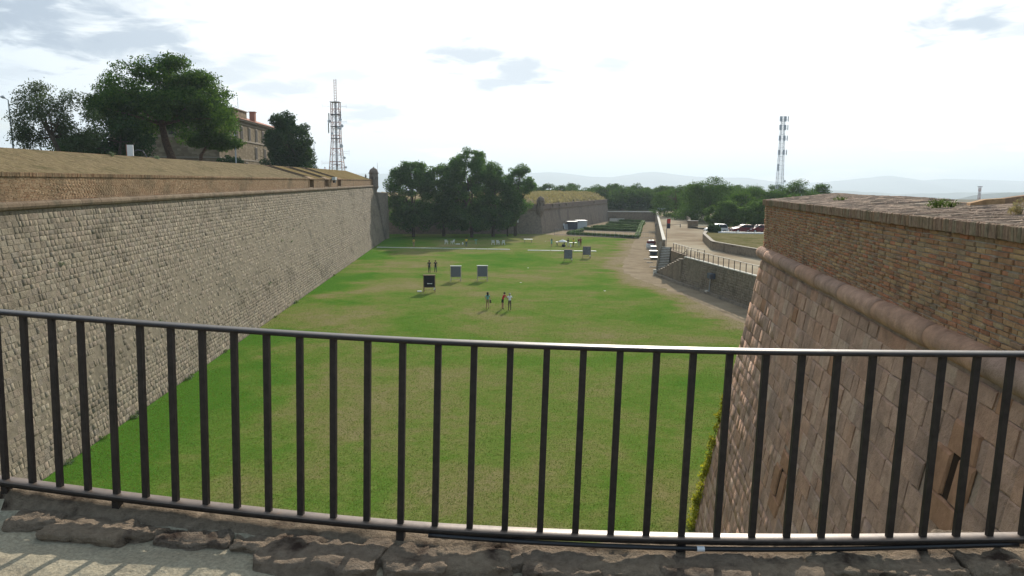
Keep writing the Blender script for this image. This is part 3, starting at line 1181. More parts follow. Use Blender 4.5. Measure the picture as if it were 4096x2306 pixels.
mb = MB(); mb.prism(b2p(0), -.5, 5.85, top=b2p(1.0)); mb.build('battered_base', 'far_stone', b2)
mb = MB(); mb.prism(b2p(.82), 5.85, 6.12); mb.build('cordon', 'cordon_stone', b2)
mb = MB(); mb.prism(b2p(1.05), 6.12, 7.2); mb.build('parapet', 'turret_stone', b2)
mb = MB(); mb.prism(b2p(.92), 7.2, 7.4); mb.build('coping', 'turret_stone', b2)
# shallow embrasures in the parapet of the right face
dR = (CR - C0).normalized()
for t0 in (12, 18, 25, 58):
    p = C0 + nr_ * 1.0 + dR * t0
    mb = MB(); mb.box((p.x, p.y, 6.95), (.6, .9, .75), math.atan2(dR.y, dR.x) - math.pi / 2); mb.build('embrasure', 'window_frame', b2)
# grassed mound on the bastion
V, F = [], []
pc = [Vector(q) for q in b2p(1.6)]
NX, NY = 70, 60
poly0 = b2p(1.3)


def inside(x, y, poly):
    r = False
    j = len(poly) - 1
    for i in range(len(poly)):
        if (poly[i][1] > y) != (poly[j][1] > y) and x < (poly[j][0] - poly[i][0]) * (y - poly[i][1]) / (poly[j][1] - poly[i][1]) + poly[i][0]:
            r = not r
        j = i
    return r


def edge_dist(x, y, poly):
    best = 1e9
    for i in range(2):
        a, b = Vector(poly[i]), Vector(poly[i + 1])
        d = (b - a)
        t = max(0, min(1, (Vector((x, y)) - a).dot(d) / d.length_squared))
        best = min(best, (Vector((x, y)) - a - d * t).length)
    return best


def mound_z(x, y):
    e = edge_dist(x, y, poly0)
    t = min(1, e / 5.0)
    return 7.2 + (1.75 + .012 * (y - 200)) * (t ** .7) + .35 * noise.noise(Vector((x * .25, y * .25, 3))) * t


xs_, ys_ = np.linspace(-60, 36, NX), np.linspace(182, 264, NY)
idx = {}
for i, x in enumerate(xs_):
    for j, y in enumerate(ys_):
        if inside(x, y, poly0):
            idx[i, j] = len(V)
            V.append((x, y, mound_z(x, y)))
for i in range(NX - 1):
    for j in range(NY - 1):
        q = [(i, j), (i + 1, j), (i + 1, j + 1), (i, j + 1)]
        if all(k in idx for k in q):
            F.append([idx[k] for k in q])
m_ = np_mesh('mound', V, F, 'straw', smooth=True)
tag(m_, kind='structure')


def on_mound(x, y):
    return np.array([inside(a, b, poly0) and a > -10 for a, b in zip(x, y)])


g2 = grass('mound_grass', 15000, -10, 36, 188, 264, .7, on_mound, 'straw_leaf', lambda x, y: np.array([mound_z(a, b) - .1 for a, b in zip(x, y)]), .05, 9)
tag(g2, 'tall dry straw coloured grass on top of the far bastion', 'grass', kind='stuff')

# end wall closing the moat
mb = MB()
mb.prism([(33.2, 261.5), (52, 261.5), (52, 263.5), (33.2, 263.5)], -.5, 3.1)
ew = mb.build('end_wall', 'end_stone')
tag(ew, 'low brownish stone wall closing the far end of the moat garden', 'wall')
mb = MB()
mb.prism([(33.1, 261.3), (52, 261.3), (52, 263.6), (33.1, 263.6)], 3.104, 3.3)
mb.build('coping', 'white_coping', ew)
mb = MB(); mb.prism([(33.6, 259.6), (38.6, 259.4), (38.6, 260.4), (33.6, 260.6)], -.1, .9)
tag(mb.build('low_pale_wall', 'white_coping'), 'short pale block wall at the foot of the end wall', 'wall')

# ------------------------------------------------------------------ terraces on the right
TER = [(22.35, 110.4), (50.0, 262.5), (52, 264), (90, 264), (60, 230), (46.5, 202), (38.0, 160.6), (41.5, 146), (34.4, 133), (31.4, 123.5), (28.3, 106), (31.2, 90), (38, 66), (40, 40), (29.2, 40), (26.6, 60),
       (24.45, 74), (22.75, 94.6), (23.2, 94.9), (22.6, 104), (23.3, 108.9)]
sheet('terrace', TER, 3.5, 'terrace_paving')
sheet('woodland_floor', [(-70, 264), (90, 264), (60, 230), (46.5, 202), (38.0, 160.6), (41.5, 146), (36, 133.5), (45, 131), (60, 40), (320, 40), (360, 560), (-260, 560), (-220, 262)], 3.52, 'wood_floor')
sheet('car_park', [(37.6, 160), (41.4, 146.4), (35.6, 133.2), (60, 127), (66, 158)], 3.9, 'sand')

# counterscarp parapet wall running away from the stairs
wq = thing('terrace_parapet_wall', (22.2, 110.5, 0), 'long narrow stone wall with white coping beside the sandy terrace', 'wall')
A, Bv = Vector((22.2, 110.6)), Vector((50.2, 264))
dv = (Bv - A).normalized()
nv = Vector((-dv.y, dv.x))
mb = MB()
q = [A + nv * .05, A - nv * .4, Bv - nv * .4, Bv + nv * .3]
mb.prism([tuple(x) for x in q], -.5, [4.42, 4.42, 3.72, 3.72], top=[tuple(x) for x in (A - nv * .0, A - nv * .38, Bv - nv * .38, Bv + nv * .0)])
mb.build('wall_body', 'ramp_stone', wq)
n = 60
for i in range(n):
    p, p2 = A.lerp(Bv, (i + .02) / n), A.lerp(Bv, (i + .98) / n)
    z0, z1 = 4.42 - .7 * i / n, 4.42 - .7 * (i + 1) / n
    mb = MB()
    mb.bar((p.x + .19 * -nv.x * -1 * -1, p.y - .19 * nv.y, z0 + .05), (p2.x - .19 * nv.x, p2.y - .19 * nv.y, z1 + .05), .5, .1)
    mb.build('coping_slab', 'white_coping', wq)

# ramp retaining wall nearer the bastion, stepped down along the side flight
rw = thing('ramp_wall', (22.4, 89, 0), 'brown rubble retaining wall below the ramp railing', 'wall')
mb = MB()
R0, R1, R2, R3 = (21.35, 94.4), (22.4, 88.8), (24.35, 74.5), (27.2, 55)
T0, T1, T2, T3 = (21.75, 94.4), (22.6, 88.8), (24.5, 74.5), (27.3, 55)
mb.prism([R0, R1, R2, R3, (28.6, 55), (25.6, 74.5), (23.7, 88.8), (22.75, 94.6)], -.5, 3.47, top=[T0, T1, T2, T3, (28.6, 55), (25.6, 74.5), (23.7, 88.8), (22.75, 94.6)])
nst = 11
for i in range(nst):
    t0, t1 = i / nst, (i + 1) / nst
    def ip(a, b, t): return (a[0] + (b[0] - a[0]) * t, a[1] + (b[1] - a[1]) * t)
    o0, o1 = ip((21.35, 94.4), (20.2, 104.6), t0), ip((21.35, 94.4), (20.2, 104.6), t1)
    i0, i1 = ip((21.75, 94.4), (20.65, 104.6), t0), ip((21.75, 94.4), (20.65, 104.6), t1)
    mb.prism([o1, o0, i0, i1], -.5, 3.3 - 2.9 * t0 - .12)
mb.build('wall_body', 'ramp_stone', rw)
bl = []
rg = np.random.default_rng(61)
for (a, b), (ta, tb) in (((R0, R1), (T0, T1)), ((R1, R2), (T1, T2)), ((R2, R3), (T2, T3))):
    a3, b3 = np.array([a[0], a[1], 0.0]), np.array([b[0], b[1], 0.0])
    ln_ = np.linalg.norm(b3 - a3)
    ex = (b3 - a3) / ln_
    en = np.array([ex[1], -ex[0], 0.0])
    en = en if en[0] < 0 else -en
    off_t = abs(np.dot(np.array([ta[0] - a[0], ta[1] - a[1], 0]), en)) / 3.47
    ez = -en * off_t + UP
    ez /= np.linalg.norm(ez)
    for v, h in courses(None, 3.4, .22, .36, 12):
        s = 0.0
        while s < ln_ - .05:
            w = min(rg.uniform(.25, .62), ln_ - s)
            c = a3 + ex * (s + w / 2) - en * off_t * (v + h / 2) + UP * (v + h / 2) - en * .01
            bl.append(np.concatenate([c, ex * (w - .015), en * (.03 + rg.uniform(0, .04)), ez * (h - .015)]))
            s += w
lay_masonry(rw, 'rubble_stone', bl, 'ramp_stone', 300, (.08, .08), .5, .09, None, 63, 'rubble_stones')
for a, b in ((T0, T1), (T1, T2), (T2, T3)):
    a_, b_ = Vector(a), Vector(b)
    n = max(1, int((b_ - a_).length / 1.2))
    for i in range(n):
        p, q2 = a_.lerp(b_, (i + .03) / n), a_.lerp(b_, (i + .97) / n)
        mb = MB(); mb.bar((p.x + .12, p.y, 3.53), (q2.x + .12, q2.y, 3.53), .42, .1); mb.build('coping_slab', 'white_coping', rw)
for i in range(nst):
    t0, t1 = i / nst, (i + 1) / nst
    o0, o1 = ip((21.5, 94.4), (20.4, 104.6), t0), ip((21.5, 94.4), (20.4, 104.6), t1)
    mb = MB(); mb.bar((o0[0], o0[1], 3.3 - 2.9 * t0 - .09), (o1[0], o1[1], 3.3 - 2.9 * t0 - .09), .5, .07); mb.build('step_coping', 'step_stone', rw)
mb = MB()
mb.prism([(19.75, 104.4), (21.1, 94.3), (22.2, 88.6), (24.1, 74.3), (24.4, 74.3), (22.45, 88.8), (21.4, 94.4), (20.2, 104.5)], -.1, .32)
mb.build('plinth', 'step_stone', rw)

# side flight behind the stepped wall
sf = thing('side_stairs', (21.9, 99, 0), 'side flight of stone steps between the stepped ramp wall and the terrace wall', 'stairs')
for i in range(nst):
    t0, t1 = i / nst, (i + 1) / nst
    o0, o1 = ip((21.8, 94.5), (20.7, 104.6), t0), ip((21.8, 94.5), (20.7, 104.6), t1)
    e0, e1 = ip((22.7, 94.7), (21.9, 104.6), t0), ip((22.7, 94.7), (21.9, 104.6), t1)
    mb = MB(); mb.prism([o1, o0, e0, e1], -.4, 3.3 - 2.9 * t0 - .25); mb.build('step', 'step_stone', sf)
mb = MB()
mb.prism([(22.65, 94.9), (23.2, 94.9), (23.3, 109.2), (22.1, 104.2)], -.5, 3.46)
tag(mb.build('terrace_retaining_wall', 'end_stone'), 'shaded retaining wall of the terrace between the two stair flights', 'wall')

# main flight
ms_ = thing('main_stairs', (21.2, 106.5, 0), 'straight stone stairs rising from the gravel path to the terrace', 'stairs')
NS = 17
for i in range(NS):
    t0, t1 = i / NS, (i + 1) / NS
    l0, l1 = ip((20.25, 104.4), (22.0, 110.2), t0), ip((20.25, 104.4), (22.0, 110.2), t1)
    r0, r1 = ip((21.75, 104.2), (23.2, 109.6), t0), ip((21.75, 104.2), (23.2, 109.6), t1)
    z = 3.5 * (i + 1) / NS
    mb = MB(); mb.prism([l0, r0, r1, l1], -.4, z - .05, mi=0); st = mb.build('step', 'step_stone', ms_)
    mb = MB(); mb.prism([(l0[0], l0[1] - .03), (r0[0], r0[1] - .03), r1, l1], z - .046, z); mb.build('tread', 'white_coping', st)
mb = MB()
mb.prism([(20.05, 104.4), (20.24, 104.4), (21.98, 110.3), (21.75, 110.3)], -.4, [.45, .45, 4.3, 4.3])
mb.build('side_wall', 'ramp_stone', ms_)
mb = MB()
mb.box((19.95, 104.2, .35), (.4, .5, .9)); mb.build('newel', 'white_coping', ms_)
for i in range(3):
    mb = MB(); mb.prism([(20.1 - .1 * i, 103.9 - .35 * i), (21.6 + .05 * i, 103.6 - .35 * i), (21.7, 104.3), (20.2, 104.4)], -.2, .34 - .11 * i); mb.build('flared_step', 'white_coping', ms_)


def railing(name, pts, h, label, mats='board_pale_wood', spacing=1.5, post='iron', group=None):
    """terrace railing: posts, a broad top rail"""
    t = thing(name, pts[0], label, 'railing', group)
    P = [Vector(p) for p in pts]
    for a, b in zip(P[:-1], P[1:]):
        L = (b - a).length
        n = max(1, round(L / spacing))
        for i in range(n):
            p = a.lerp(b, i / n)
            mb = MB(); mb.box((p.x, p.y, p.z + h / 2), (.07, .07, h)); mb.build('post', post, t)
        mb = MB(); mb.bar(a + Vector((0, 0, h)), b + Vector((0, 0, h)), .11, .06); mb.build('top_rail', mats, t)
    mb = MB(); mb.box((P[-1].x, P[-1].y, P[-1].z + h / 2), (.07, .07, h)); mb.build('post', post, t)
    return t


railing('ramp_railing', [(22.0, 94.4, 3.58), (22.75, 88.8, 3.58), (24.65, 74.5, 3.58), (27.5, 55, 3.58)], .95, 'long metal railing with pale top rail along the ramp edge', group='terrace railings')
railing('stair_railing', [(22.45, 104.3, 3.5), (22.95, 96.0, 3.5), (23.9, 93.0, 3.5)], 1.0, 'short metal railing on the terrace above the side stairs', group='terrace railings')
mb = MB()
hr = thing('handrail', (21.9, 103, 0), 'thin sloping handrail of the side stairs', 'railing')
mb.bar((22.3, 96.0, 4.1), (21.5, 104.4, 1.4), .05, .05); mb.build('rail', 'iron', hr)
for t in (.1, .5, .9):
    x, y, z = 22.3 - .8 * t, 96 + 8.4 * t, 4.1 - 2.7 * t
    mb = MB(); mb.box((x, y, z - .45), (.04, .04, .9)); mb.build('post', 'iron', hr)

# low wall and dry bank on the right of the terrace
lwall = thing('bank_wall', (30, 112, 3.5), 'low curved stone wall holding up the dry grass bank', 'wall')
path_w = [(34.6, 133.4), (33.2, 129.5), (31.2, 123), (28.4, 107.5), (28.2, 105.6), (29.2, 100), (31.2, 90), (36, 70), (39, 55)]
for i, (a, b) in enumerate(zip(path_w[:-1], path_w[1:])):
    a_, b_ = Vector(a), Vector(b)
    d_ = (b_ - a_).normalized(); n_ = Vector((-d_.y, d_.x))
    mb = MB(); mb.prism([tuple(a_), tuple(b_), tuple(b_ + n_ * .45), tuple(a_ + n_ * .45)], 3.3, [4.45 if i else 4.0, 4.6, 4.6, 4.45 if i else 4.0]); mb.build('wall_section', 'ramp_stone', lwall)
    n = max(1, int((b_ - a_).length / 1.5))
    for k in range(n):
        p, q2 = a_.lerp(b_, (k + .02) / n), a_.lerp(b_, (k + .98) / n)
        z0 = (4.0 + .6 * k / n, 4.0 + .6 * (k + 1) / n) if i == 0 else (4.6, 4.6)
        mb = MB(); mb.bar((p.x + n_.x * .22, p.y + n_.y * .22, z0[0] + .05), (q2.x + n_.x * .22, q2.y + n_.y * .22, z0[1] + .05), .52, .1); mb.build('coping_slab', 'cornice', lwall)
sheet('grass_bank', [(34.9, 133, 4.0), (33.5, 129, 4.45), (31.6, 123, 4.5), (28.8, 107.5, 4.5), (28.6, 105.6, 4.5), (29.7, 100, 4.5), (31.6, 90, 4.5), (36.4, 70, 4.5), (60, 70, 4.5), (60, 128.6, 4.25), (40.5, 130.6, 4.2), (36.6, 132.6, 4.1)], 4.5, 'dry_bank')
wk = thing('white_kerb', (38.5, 131.5, 4.1), 'white painted kerb along the top of the dry bank by the parked cars', 'kerb')
for i in range(7):
    x = 36.2 + i * 1.5
    mb = MB(); mb.bar((x, 132.0 - i * .32, 4.32), (x + 1.44, 131.7 - i * .32, 4.32), .3, .24); mb.build('kerb_stone', 'white_paint', wk)
# gate pillars at the car park entrance
gp = thing('gate_wall', (38.5, 160.4, 3.5), 'dark low wall end with pale coping at the car park entrance', 'wall')
mb = MB(); mb.box((38.5, 160.5, 4.2), (2.1, .5, 1.5)); mb.build('wall_body', 'end_stone', gp)
mb = MB(); mb.box((38.5, 160.5, 5.0), (2.3, .65, .1)); mb.build('coping', 'white_coping', gp)
fw = thing('far_terrace_wall', (42, 180, 3.5), 'low stone wall edging the far terrace below the pines', 'wall')
for a, b in (((37.6, 161.0), (43.5, 186)), ((43.5, 186), (46.3, 202)), ((46.3, 202), (59, 230))):
    a_, b_ = Vector(a), Vector(b); d_ = (b_ - a_).normalized(); n_ = Vector((d_.y, -d_.x))
    mb = MB(); mb.prism([tuple(a_), tuple(a_ + n_ * .5), tuple(b_ + n_ * .5), tuple(b_)], 3.4, 4.5); mb.build('wall_section', 'ramp_stone', fw)

# ------------------------------------------------------------------ right bastion, near
RE = np.array([.1455, .9894, 0.0])
RN = np.array([-.9894, .1455, 0.0])
RC = np.array([8.36, 25.0, 0.0])


def rwp(s, off, z):
    """s = 0 at the salient corner, negative towards the camera; off = metres behind the parapet face"""
    return RC + RE * s - RN * off + UP * z


BAT = 1.72 / 10.1
R_S0, R_S1 = -30.0, 0.0
# the other face of the salient turns away to the right
FE = np.array([.80, -.60, 0.0]) * -1
E2 = np.array([.93, .37, 0.0]); E2 /= np.linalg.norm(E2)
N2 = np.array([-E2[1], E2[0], 0.0])
right = thing('near_bastion', tuple(rwp(-10, 2, 0)), 'near right bastion of pinkish ashlar with brick parapet and round cordon', 'bastion')
foot = rwp(0, -1.72, 0) + RE * 1.2          # corner of the base
mb = MB()
tA, tB = rwp(R_S0, .006, 10.1), rwp(0, .006, 10.1)
bA, bB = rwp(R_S0, -1.8, -.5), foot + RN * .08 - np.array([0, 0, .5])
tC, bC = tB + E2 * 30, bB + E2 * 30
inner = rwp(R_S0, 25, 10.1)
mb.add([tA, tB, tC, inner, bA, bB, bC], [(0, 1, 2, 3), (4, 5, 1, 0), (5, 6, 2, 1)])
mb.build('wall_core', 'right_mortar', right)
upr = -RN * -1 * 0 + (-RN) * BAT + UP
upr_l = np.linalg.norm(upr)
upn = upr / upr_l
rnb = np.cross(RE, upn)
rnb = rnb if rnb @ RN > 0 else -rnb
rg = np.random.default_rng(31)
bl, special = [], {}
for v, h in courses(None, 10.02, .26, .42, 9):
    s = R_S0
    base_end = 1.2 * (1 - (v + h / 2) / 10.1)
    while s < base_end - .02:
        w = rg.uniform(.28, .72)
        if s + w > base_end - .2:
            w = base_end - s
        sc = s + w / 2
        c = RC + RE * sc + RN * (1.72 - BAT * (v + h / 2)) + UP * (v + h / 2)
        gap = .013
        if rg.random() < .03:
            special[len(bl)] = 'right_orange_stone'
        bl.append(np.concatenate([c, RE * (w - gap), rnb * (.010 + rg.uniform(0, .024)), upn * (h * upr_l - gap)]))
        s += w
# two drain slots: blocks left out, a flat dark sheet paints the shaded hollow
SL = [(-15.72, 8.7, .20, .62), (-8.2, 5.5, .18, .72)]


def slot_hit(b):
    s_ = (b[:3] - RC) @ RE
    return any(abs(s_ - s0) < (np.linalg.norm(b[3:6]) + w + .36) / 2 and abs(b[2] - z0) < (np.linalg.norm(b[9:12]) + h + .3) / 2 for s0, z0, w, h in SL)


keep = [i for i, b in enumerate(bl) if not slot_hit(b)]
special = {k: special[i] for k, i in enumerate(keep) if i in special}
bl = [bl[i] for i in keep]
for s0, z0, w, h in SL:        # dressed orange blocks framing each slot
    for ds, dz, ww, hh in ((-w / 2 - .22, 0, .43, h), (w / 2 + .24, 0, .47, h), (-.1, h / 2 + .21, w + .6, .41), (.05, -h / 2 - .19, w + .75, .37)):
        c = RC + RE * (s0 + ds) + RN * (1.72 - BAT * (z0 + dz)) + UP * (z0 + dz)
        special[len(bl)] = 'right_orange_stone'
        bl.append(np.concatenate([c, RE * (ww - .01), rnb * .05, upn * (hh - .01)]))
for s0, z0, w, h in SL:
    c = RC + RE * s0 + RN * (1.72 - BAT * z0) + UP * z0
    mb = MB()
    ex, ey, ez = RE * w / 2, rnb * .012, upn * h / 2
    mb.add([c - ex - ez + ey, c + ex - ez + ey, c + ex + ez + ey, c - ex + ez + ey], [(0, 1, 2, 3)])
    mb.build('drain_slot', 'slot_dark', right)
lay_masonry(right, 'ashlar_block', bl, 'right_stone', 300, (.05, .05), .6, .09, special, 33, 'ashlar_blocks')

# cordon roll in lengths
s = R_S0
rg = np.random.default_rng(5)
while s < -.05:
    w = rg.uniform(1.3, 2.4)
    if s + w > -.5:
        w = -s
    mb = MB()
    r = .2 + rg.uniform(-.008, .008)
    q0, q1 = rwp(s + .006, -.02, 10.3), rwp(s + w - .006, -.02, 10.3)
    mb.tube([q0 + (q1 - q0) * k / 10 + np.array([rg.uniform(-.004, .004), 0, rg.uniform(-.004, .004)]) for k in range(11)], [r * (.965 if k in (0, 10) else rg.uniform(.975, 1.02)) for k in range(11)], 20)
    mb.build('cordon_stone', 'right_stone', right, smooth=True)
    s += w
mb = MB(); mb.tube([rwp(0, -.02, 10.3), rwp(0, -.02, 10.3) + E2 * 1.6], [.2, .2], 18); mb.build('cordon_stone', 'right_stone', right, smooth=True)
mb = MB(); mb.tube([rwp(0, -.02, 10.3) + E2 * 1.62, rwp(0, -.02, 10.3) + E2 * 12], [.2, .2], 18); mb.build('cordon_stone', 'right_stone', right, smooth=True)

# brick parapet
mb = MB()
zt0, zt1 = 11.86, 12.16
pB = rwp(0, .035, 0)
mb.add([rwp(R_S0, .035, 10.1), pB + UP * 10.1, pB + UP * zt0, rwp(R_S0, .035, zt0), rwp(R_S0, 25, 10.1), rwp(R_S0, 25, zt0), pB + E2 * 30 + UP * 10.1, pB + E2 * 30 + UP * zt0],
       [(0, 1, 2, 3), (1, 6, 7, 2), (3, 2, 7, 5)])
mb.build('parapet_core', 'right_brick_mortar', right)
bl = []
rg = np.random.default_rng(41)
NR = 19
for j in range(NR):
    h = (zt0 - 10.46) / NR
    s = R_S0 + (j % 2) * .14
    while s < -.01:
        w = (.285 if rg.random() > .25 else .15) * rg.uniform(.92, 1.08)
        if s + w > -.08:
            w = -s
        c = rwp(s + w / 2, .035, 10.46 + h * (j + .5)) + UP * rg.uniform(-.004, .004)
        bl.append(np.concatenate([c, RE * (w - rg.uniform(.010, .02)), RN * (.020 + rg.uniform(-.010, .016)), UP * (h - rg.uniform(.012, .024))]))
        s += w
    # courses of the receding face
    x = (j % 2) * .14
    while x < 9:
        w = .285 * rg.uniform(.92, 1.08)
        c = pB + E2 * (x + w / 2) + UP * (10.46 + h * (j + .5))
        bl.append(np.concatenate([c, -E2 * (w - .015), N2 * .03, UP * (h - .016)]))
        x += w
lay_masonry(right, 'brick', bl, 'right_brick', 300, (.03, .10), .35, .05, None, 43, 'parapet_bricks')
# brick-on-edge coping and the paved, slightly rising top, every brick laid
bl, pav = [], []
s = R_S0
rg = np.random.default_rng(47)
while s < 0.02:
    w = .066 * rg.uniform(.85, 1.15)
    c = rwp(s + w / 2, .04, zt0 + .095 + rg.uniform(-.008, .006))
    bl.append(np.concatenate([c, RE * (w - .007), RN * (.10 + rg.uniform(-.008, .012)), UP * .185]))
    s += w
lay_masonry(right, 'coping_brick', bl, 'coping_brick', 300, (.12, .05), .12, .05, None, 51, 'coping_bricks')


def top_back(s):
    return 12.235 + .012 * math.sin(s * .9) + .012 * math.sin(s * .37 + 1) - (.05 if -11.5 < s < -8 else 0)


mb = MB()
for i in range(30):
    s0, s1 = R_S0 + (0 - R_S0) * i / 30, R_S0 + (0 - R_S0) * (i + 1) / 30
    mb.add([rwp(s0, .02, zt0 + .16), rwp(s1, .02, zt0 + .16), rwp(s1, 2.6, top_back(s1) - .02), rwp(s0, 2.6, top_back(s0) - .02), rwp(s1, 2.75, top_back(s1) - .5), rwp(s0, 2.75, top_back(s0) - .5)],
           [(0, 1, 2, 3), (3, 2, 4, 5)])
mb.add([rwp(0, .02, zt0 + .16), rwp(1.45, 2.6, top_back(0) - .02), rwp(0, 2.6, top_back(0) - .02)], [(0, 1, 2)])
mb.build('top_bed', 'right_brick_mortar', right)
TN = 11
for k in range(TN):
    o0 = -.0 + 2.62 * k / TN
    s = R_S0
    while s < .577 * o0 + .02:
        w = .066 * rg.uniform(.85, 1.2)
        sc = s + w / 2
        zf = zt0 + .175
        zz = lambda o: zf + (top_back(sc) - zf) * o / 2.6
        cpt = rwp(sc, o0 + 1.31 / TN, zz(o0 + 1.31 / TN) - .05 + rg.uniform(0, .018))
        dirb = (rwp(sc, o0 + 2.6 / TN, zz(o0 + 2.6 / TN)) - rwp(sc, o0, zz(o0)))
        pav.append(np.concatenate([cpt, dirb * .955, UP * .055, RE * (w - .008)]))
        s += w
lay_masonry(right, 'paving_brick', pav, 'paving_brick', 300, (.03, .10), .3, .05, None, 53, 'paving_bricks')
# broken low wall rising at the right behind the parapet top
bw = thing('broken_brick_wall', (10.2, 13.2, 12.0), 'low reddish broken brick wall rising behind the bastion top at the right edge', 'wall')
prof = [(8.55, 14.1, 12.20), (8.75, 13.95, 12.275), (9.0, 13.8, 12.30), (9.1, 13.7, 12.33), (9.5, 13.5, 12.40), (10.5, 13.0, 12.52), (12.5, 12.2, 12.6)]
mb = MB()
for (x0, y0, z0), (x1, y1, z1) in zip(prof[:-1], prof[1:]):
    mb.prism([(x0, y0), (x1, y1), (x1 + .2, y1 + .45), (x0 + .2, y0 + .45)], 11.8, [z0, z1, z1, z0])
mb.build('wall_body', 'right_brick', bw)


# ================================================================== BRIDGE IN THE FOREGROUND
RX = [-6.0, -4.0, -3.2, -2.357, -1.93, -1.47, -1.01, -.56, -.11, .34, .80, 1.23, 1.68, 2.12, 2.8, 4.4]
RY = [4.3, 3.77, 3.58, 3.40, 3.31, 3.225, 3.145, 3.078, 3.04, 3.026, 3.022, 3.035, 3.062, 3.092, 3.14, 3.26]


def rail_y(x):
    # smooth the table a little
    return float(sum(np.interp(x + d, RX, RY) for d in (-.3, -.15, 0, .15, .3)) / 5)


def rail_z(x):
    return 11.033 - .0205 * x + .0018 * x * x


def edge_y(x):
    off = .07 + .02 * noise.noise(Vector((x * 3, 0, 1)))
    if 1.93 < x < 2.13:
        off = -.02
    return rail_y(x) + off


def deck_z(x, y):
    d = rail_y(x) - y
    z = 10.915 - .012 * x
    z += .012 * noise.fractal(Vector((x * 2.2, y * 2.2, 4)), 1.0, 2.0, 5)
    z += .006 * noise.fractal(Vector((x * 11, y * 11, 9)), 1.0, 2.0, 3)
    if d < .10:       # stone edging rises under the railing
        t = min(1, (.10 - d) / .10)
        t = t * t * (3 - 2 * t)
        z += (float(np.interp(x, [-2.6, -1.2, -.4, .4, 4], [.085, .07, .04, .012, .01])) + .012 * noise.fractal(Vector((x * 4, y * 6, 2)), 1.0, 2.0, 4) + .022 * abs(noise.noise(Vector((x * 7, y * 16, 5)))) + .008 * noise.noise(Vector((x * 30, y * 45, 8)))) * t
    return z


br = thing('bridge_deck', (0, 1, 10), 'pale concrete bridge walkway edged with rough stones in the foreground', 'bridge')
NXD, NYD = 330, 46
V, F = [], []
for i in range(NXD):
    x = -4.6 + 9.2 * i / (NXD - 1)
    ye = edge_y(x)
    for j in range(NYD):
        t = j / (NYD - 1)
        y = 1.6 + (ye - 1.6) * (t ** .8)
        V.append((x, y, deck_z(x, y)))
for i in range(NXD - 1):
    for j in range(NYD - 1):
        F.append((i * NYD + j, (i + 1) * NYD + j, (i + 1) * NYD + j + 1, i * NYD + j + 1))
b0 = len(V)
for i in range(NXD):
    x = -4.6 + 9.2 * i / (NXD - 1)
    V.append((x, edge_y(x) - .05, 9.8))
for i in range(NXD - 1):
    F.append((i * NYD + NYD - 1, (i + 1) * NYD + NYD - 1, b0 + i + 1, b0 + i))
wk_ = np_mesh('walkway', V, F, ['deck_concrete', 'edge_rock'], br, smooth=True)
mi_ = []
for q in F:
    cx_, cy_ = sum(V[k][0] for k in q) / 4, sum(V[k][1] for k in q) / 4
    mi_.append(1 if cy_ > rail_y(cx_) - .07 + .05 * noise.noise(Vector((cx_ * 5, cy_ * 5, 1))) else 0)
wk_.data.polygons.foreach_set('material_index', mi_)
mb = MB()
mb.prism([(-20.5, -4), (4.3, -4), (4.6, 3.1), (2.8, 2.9), (-2.3, 3.0), (-4.6, 3.4), (-20.5, 7.8)], 9.8, 10.86)
mb.build('slab', 'deck_concrete', br)


def rock(x, y, z, sx, sy, sz, rz, seed, parent, n=18):
    """rough quarried stone: a subdivided block, broken by noise"""
    V, F, key = [], [], {}
    def vid(p):
        k = tuple(round(c, 4) for c in p)
        if k not in key:
            key[k] = len(V)
            V.append(p)
        return key[k]
    g = [-1 + 2 * i / n for i in range(n + 1)]
    for ax in range(3):
        for sg in (-1, 1):
            for i in range(n):
                for j in range(n):
                    q = []
                    for a, b in ((i, j), (i + 1, j), (i + 1, j + 1), (i, j + 1)):
                        p = [0, 0, 0]
                        p[ax] = sg
                        p[(ax + 1) % 3] = g[a]
                        p[(ax + 2) % 3] = g[b]
                        q.append(vid(tuple(p)))
                    F.append(q)
    out = []
    m = Matrix.Rotation(rz, 3, 'Z')
    for p in V:
        v = Vector(p)
        k = (abs(v.x) ** 9 + abs(v.y) ** 9 + abs(v.z) ** 9) ** (1 / 9)
        v = v / k
        w = Vector((v.x * sx, v.y * sy, v.z * sz))
        d = noise.fractal(Vector((w.x * 6 + seed * 3.1, w.y * 6, w.z * 9 + seed)), 1.0, 2.1, 4)
        r = noise.fractal(Vector((w.x * 22 + seed, w.y * 22, w.z * 30)), 1.0, 2.0, 3)
        w = Vector((w.x * (1 + .16 * d), w.y * (1 + .2 * d), w.z)) + v * .006 * r
        w.z += (sz * .45 * noise.noise(Vector((w.x * 5 + seed, w.y * 14, seed))) + .009 * noise.fractal(Vector((w.x * 22, w.y * 50, seed)), 1.0, 2.0, 3)) * (1 if v.z > 0 else 0)
        w = m @ w
        out.append((w.x + x, w.y + y, w.z + z))
    o = np_mesh('edge_stone', out, F, 'edge_rock', parent)
    fix_normals(o.data)
    return o


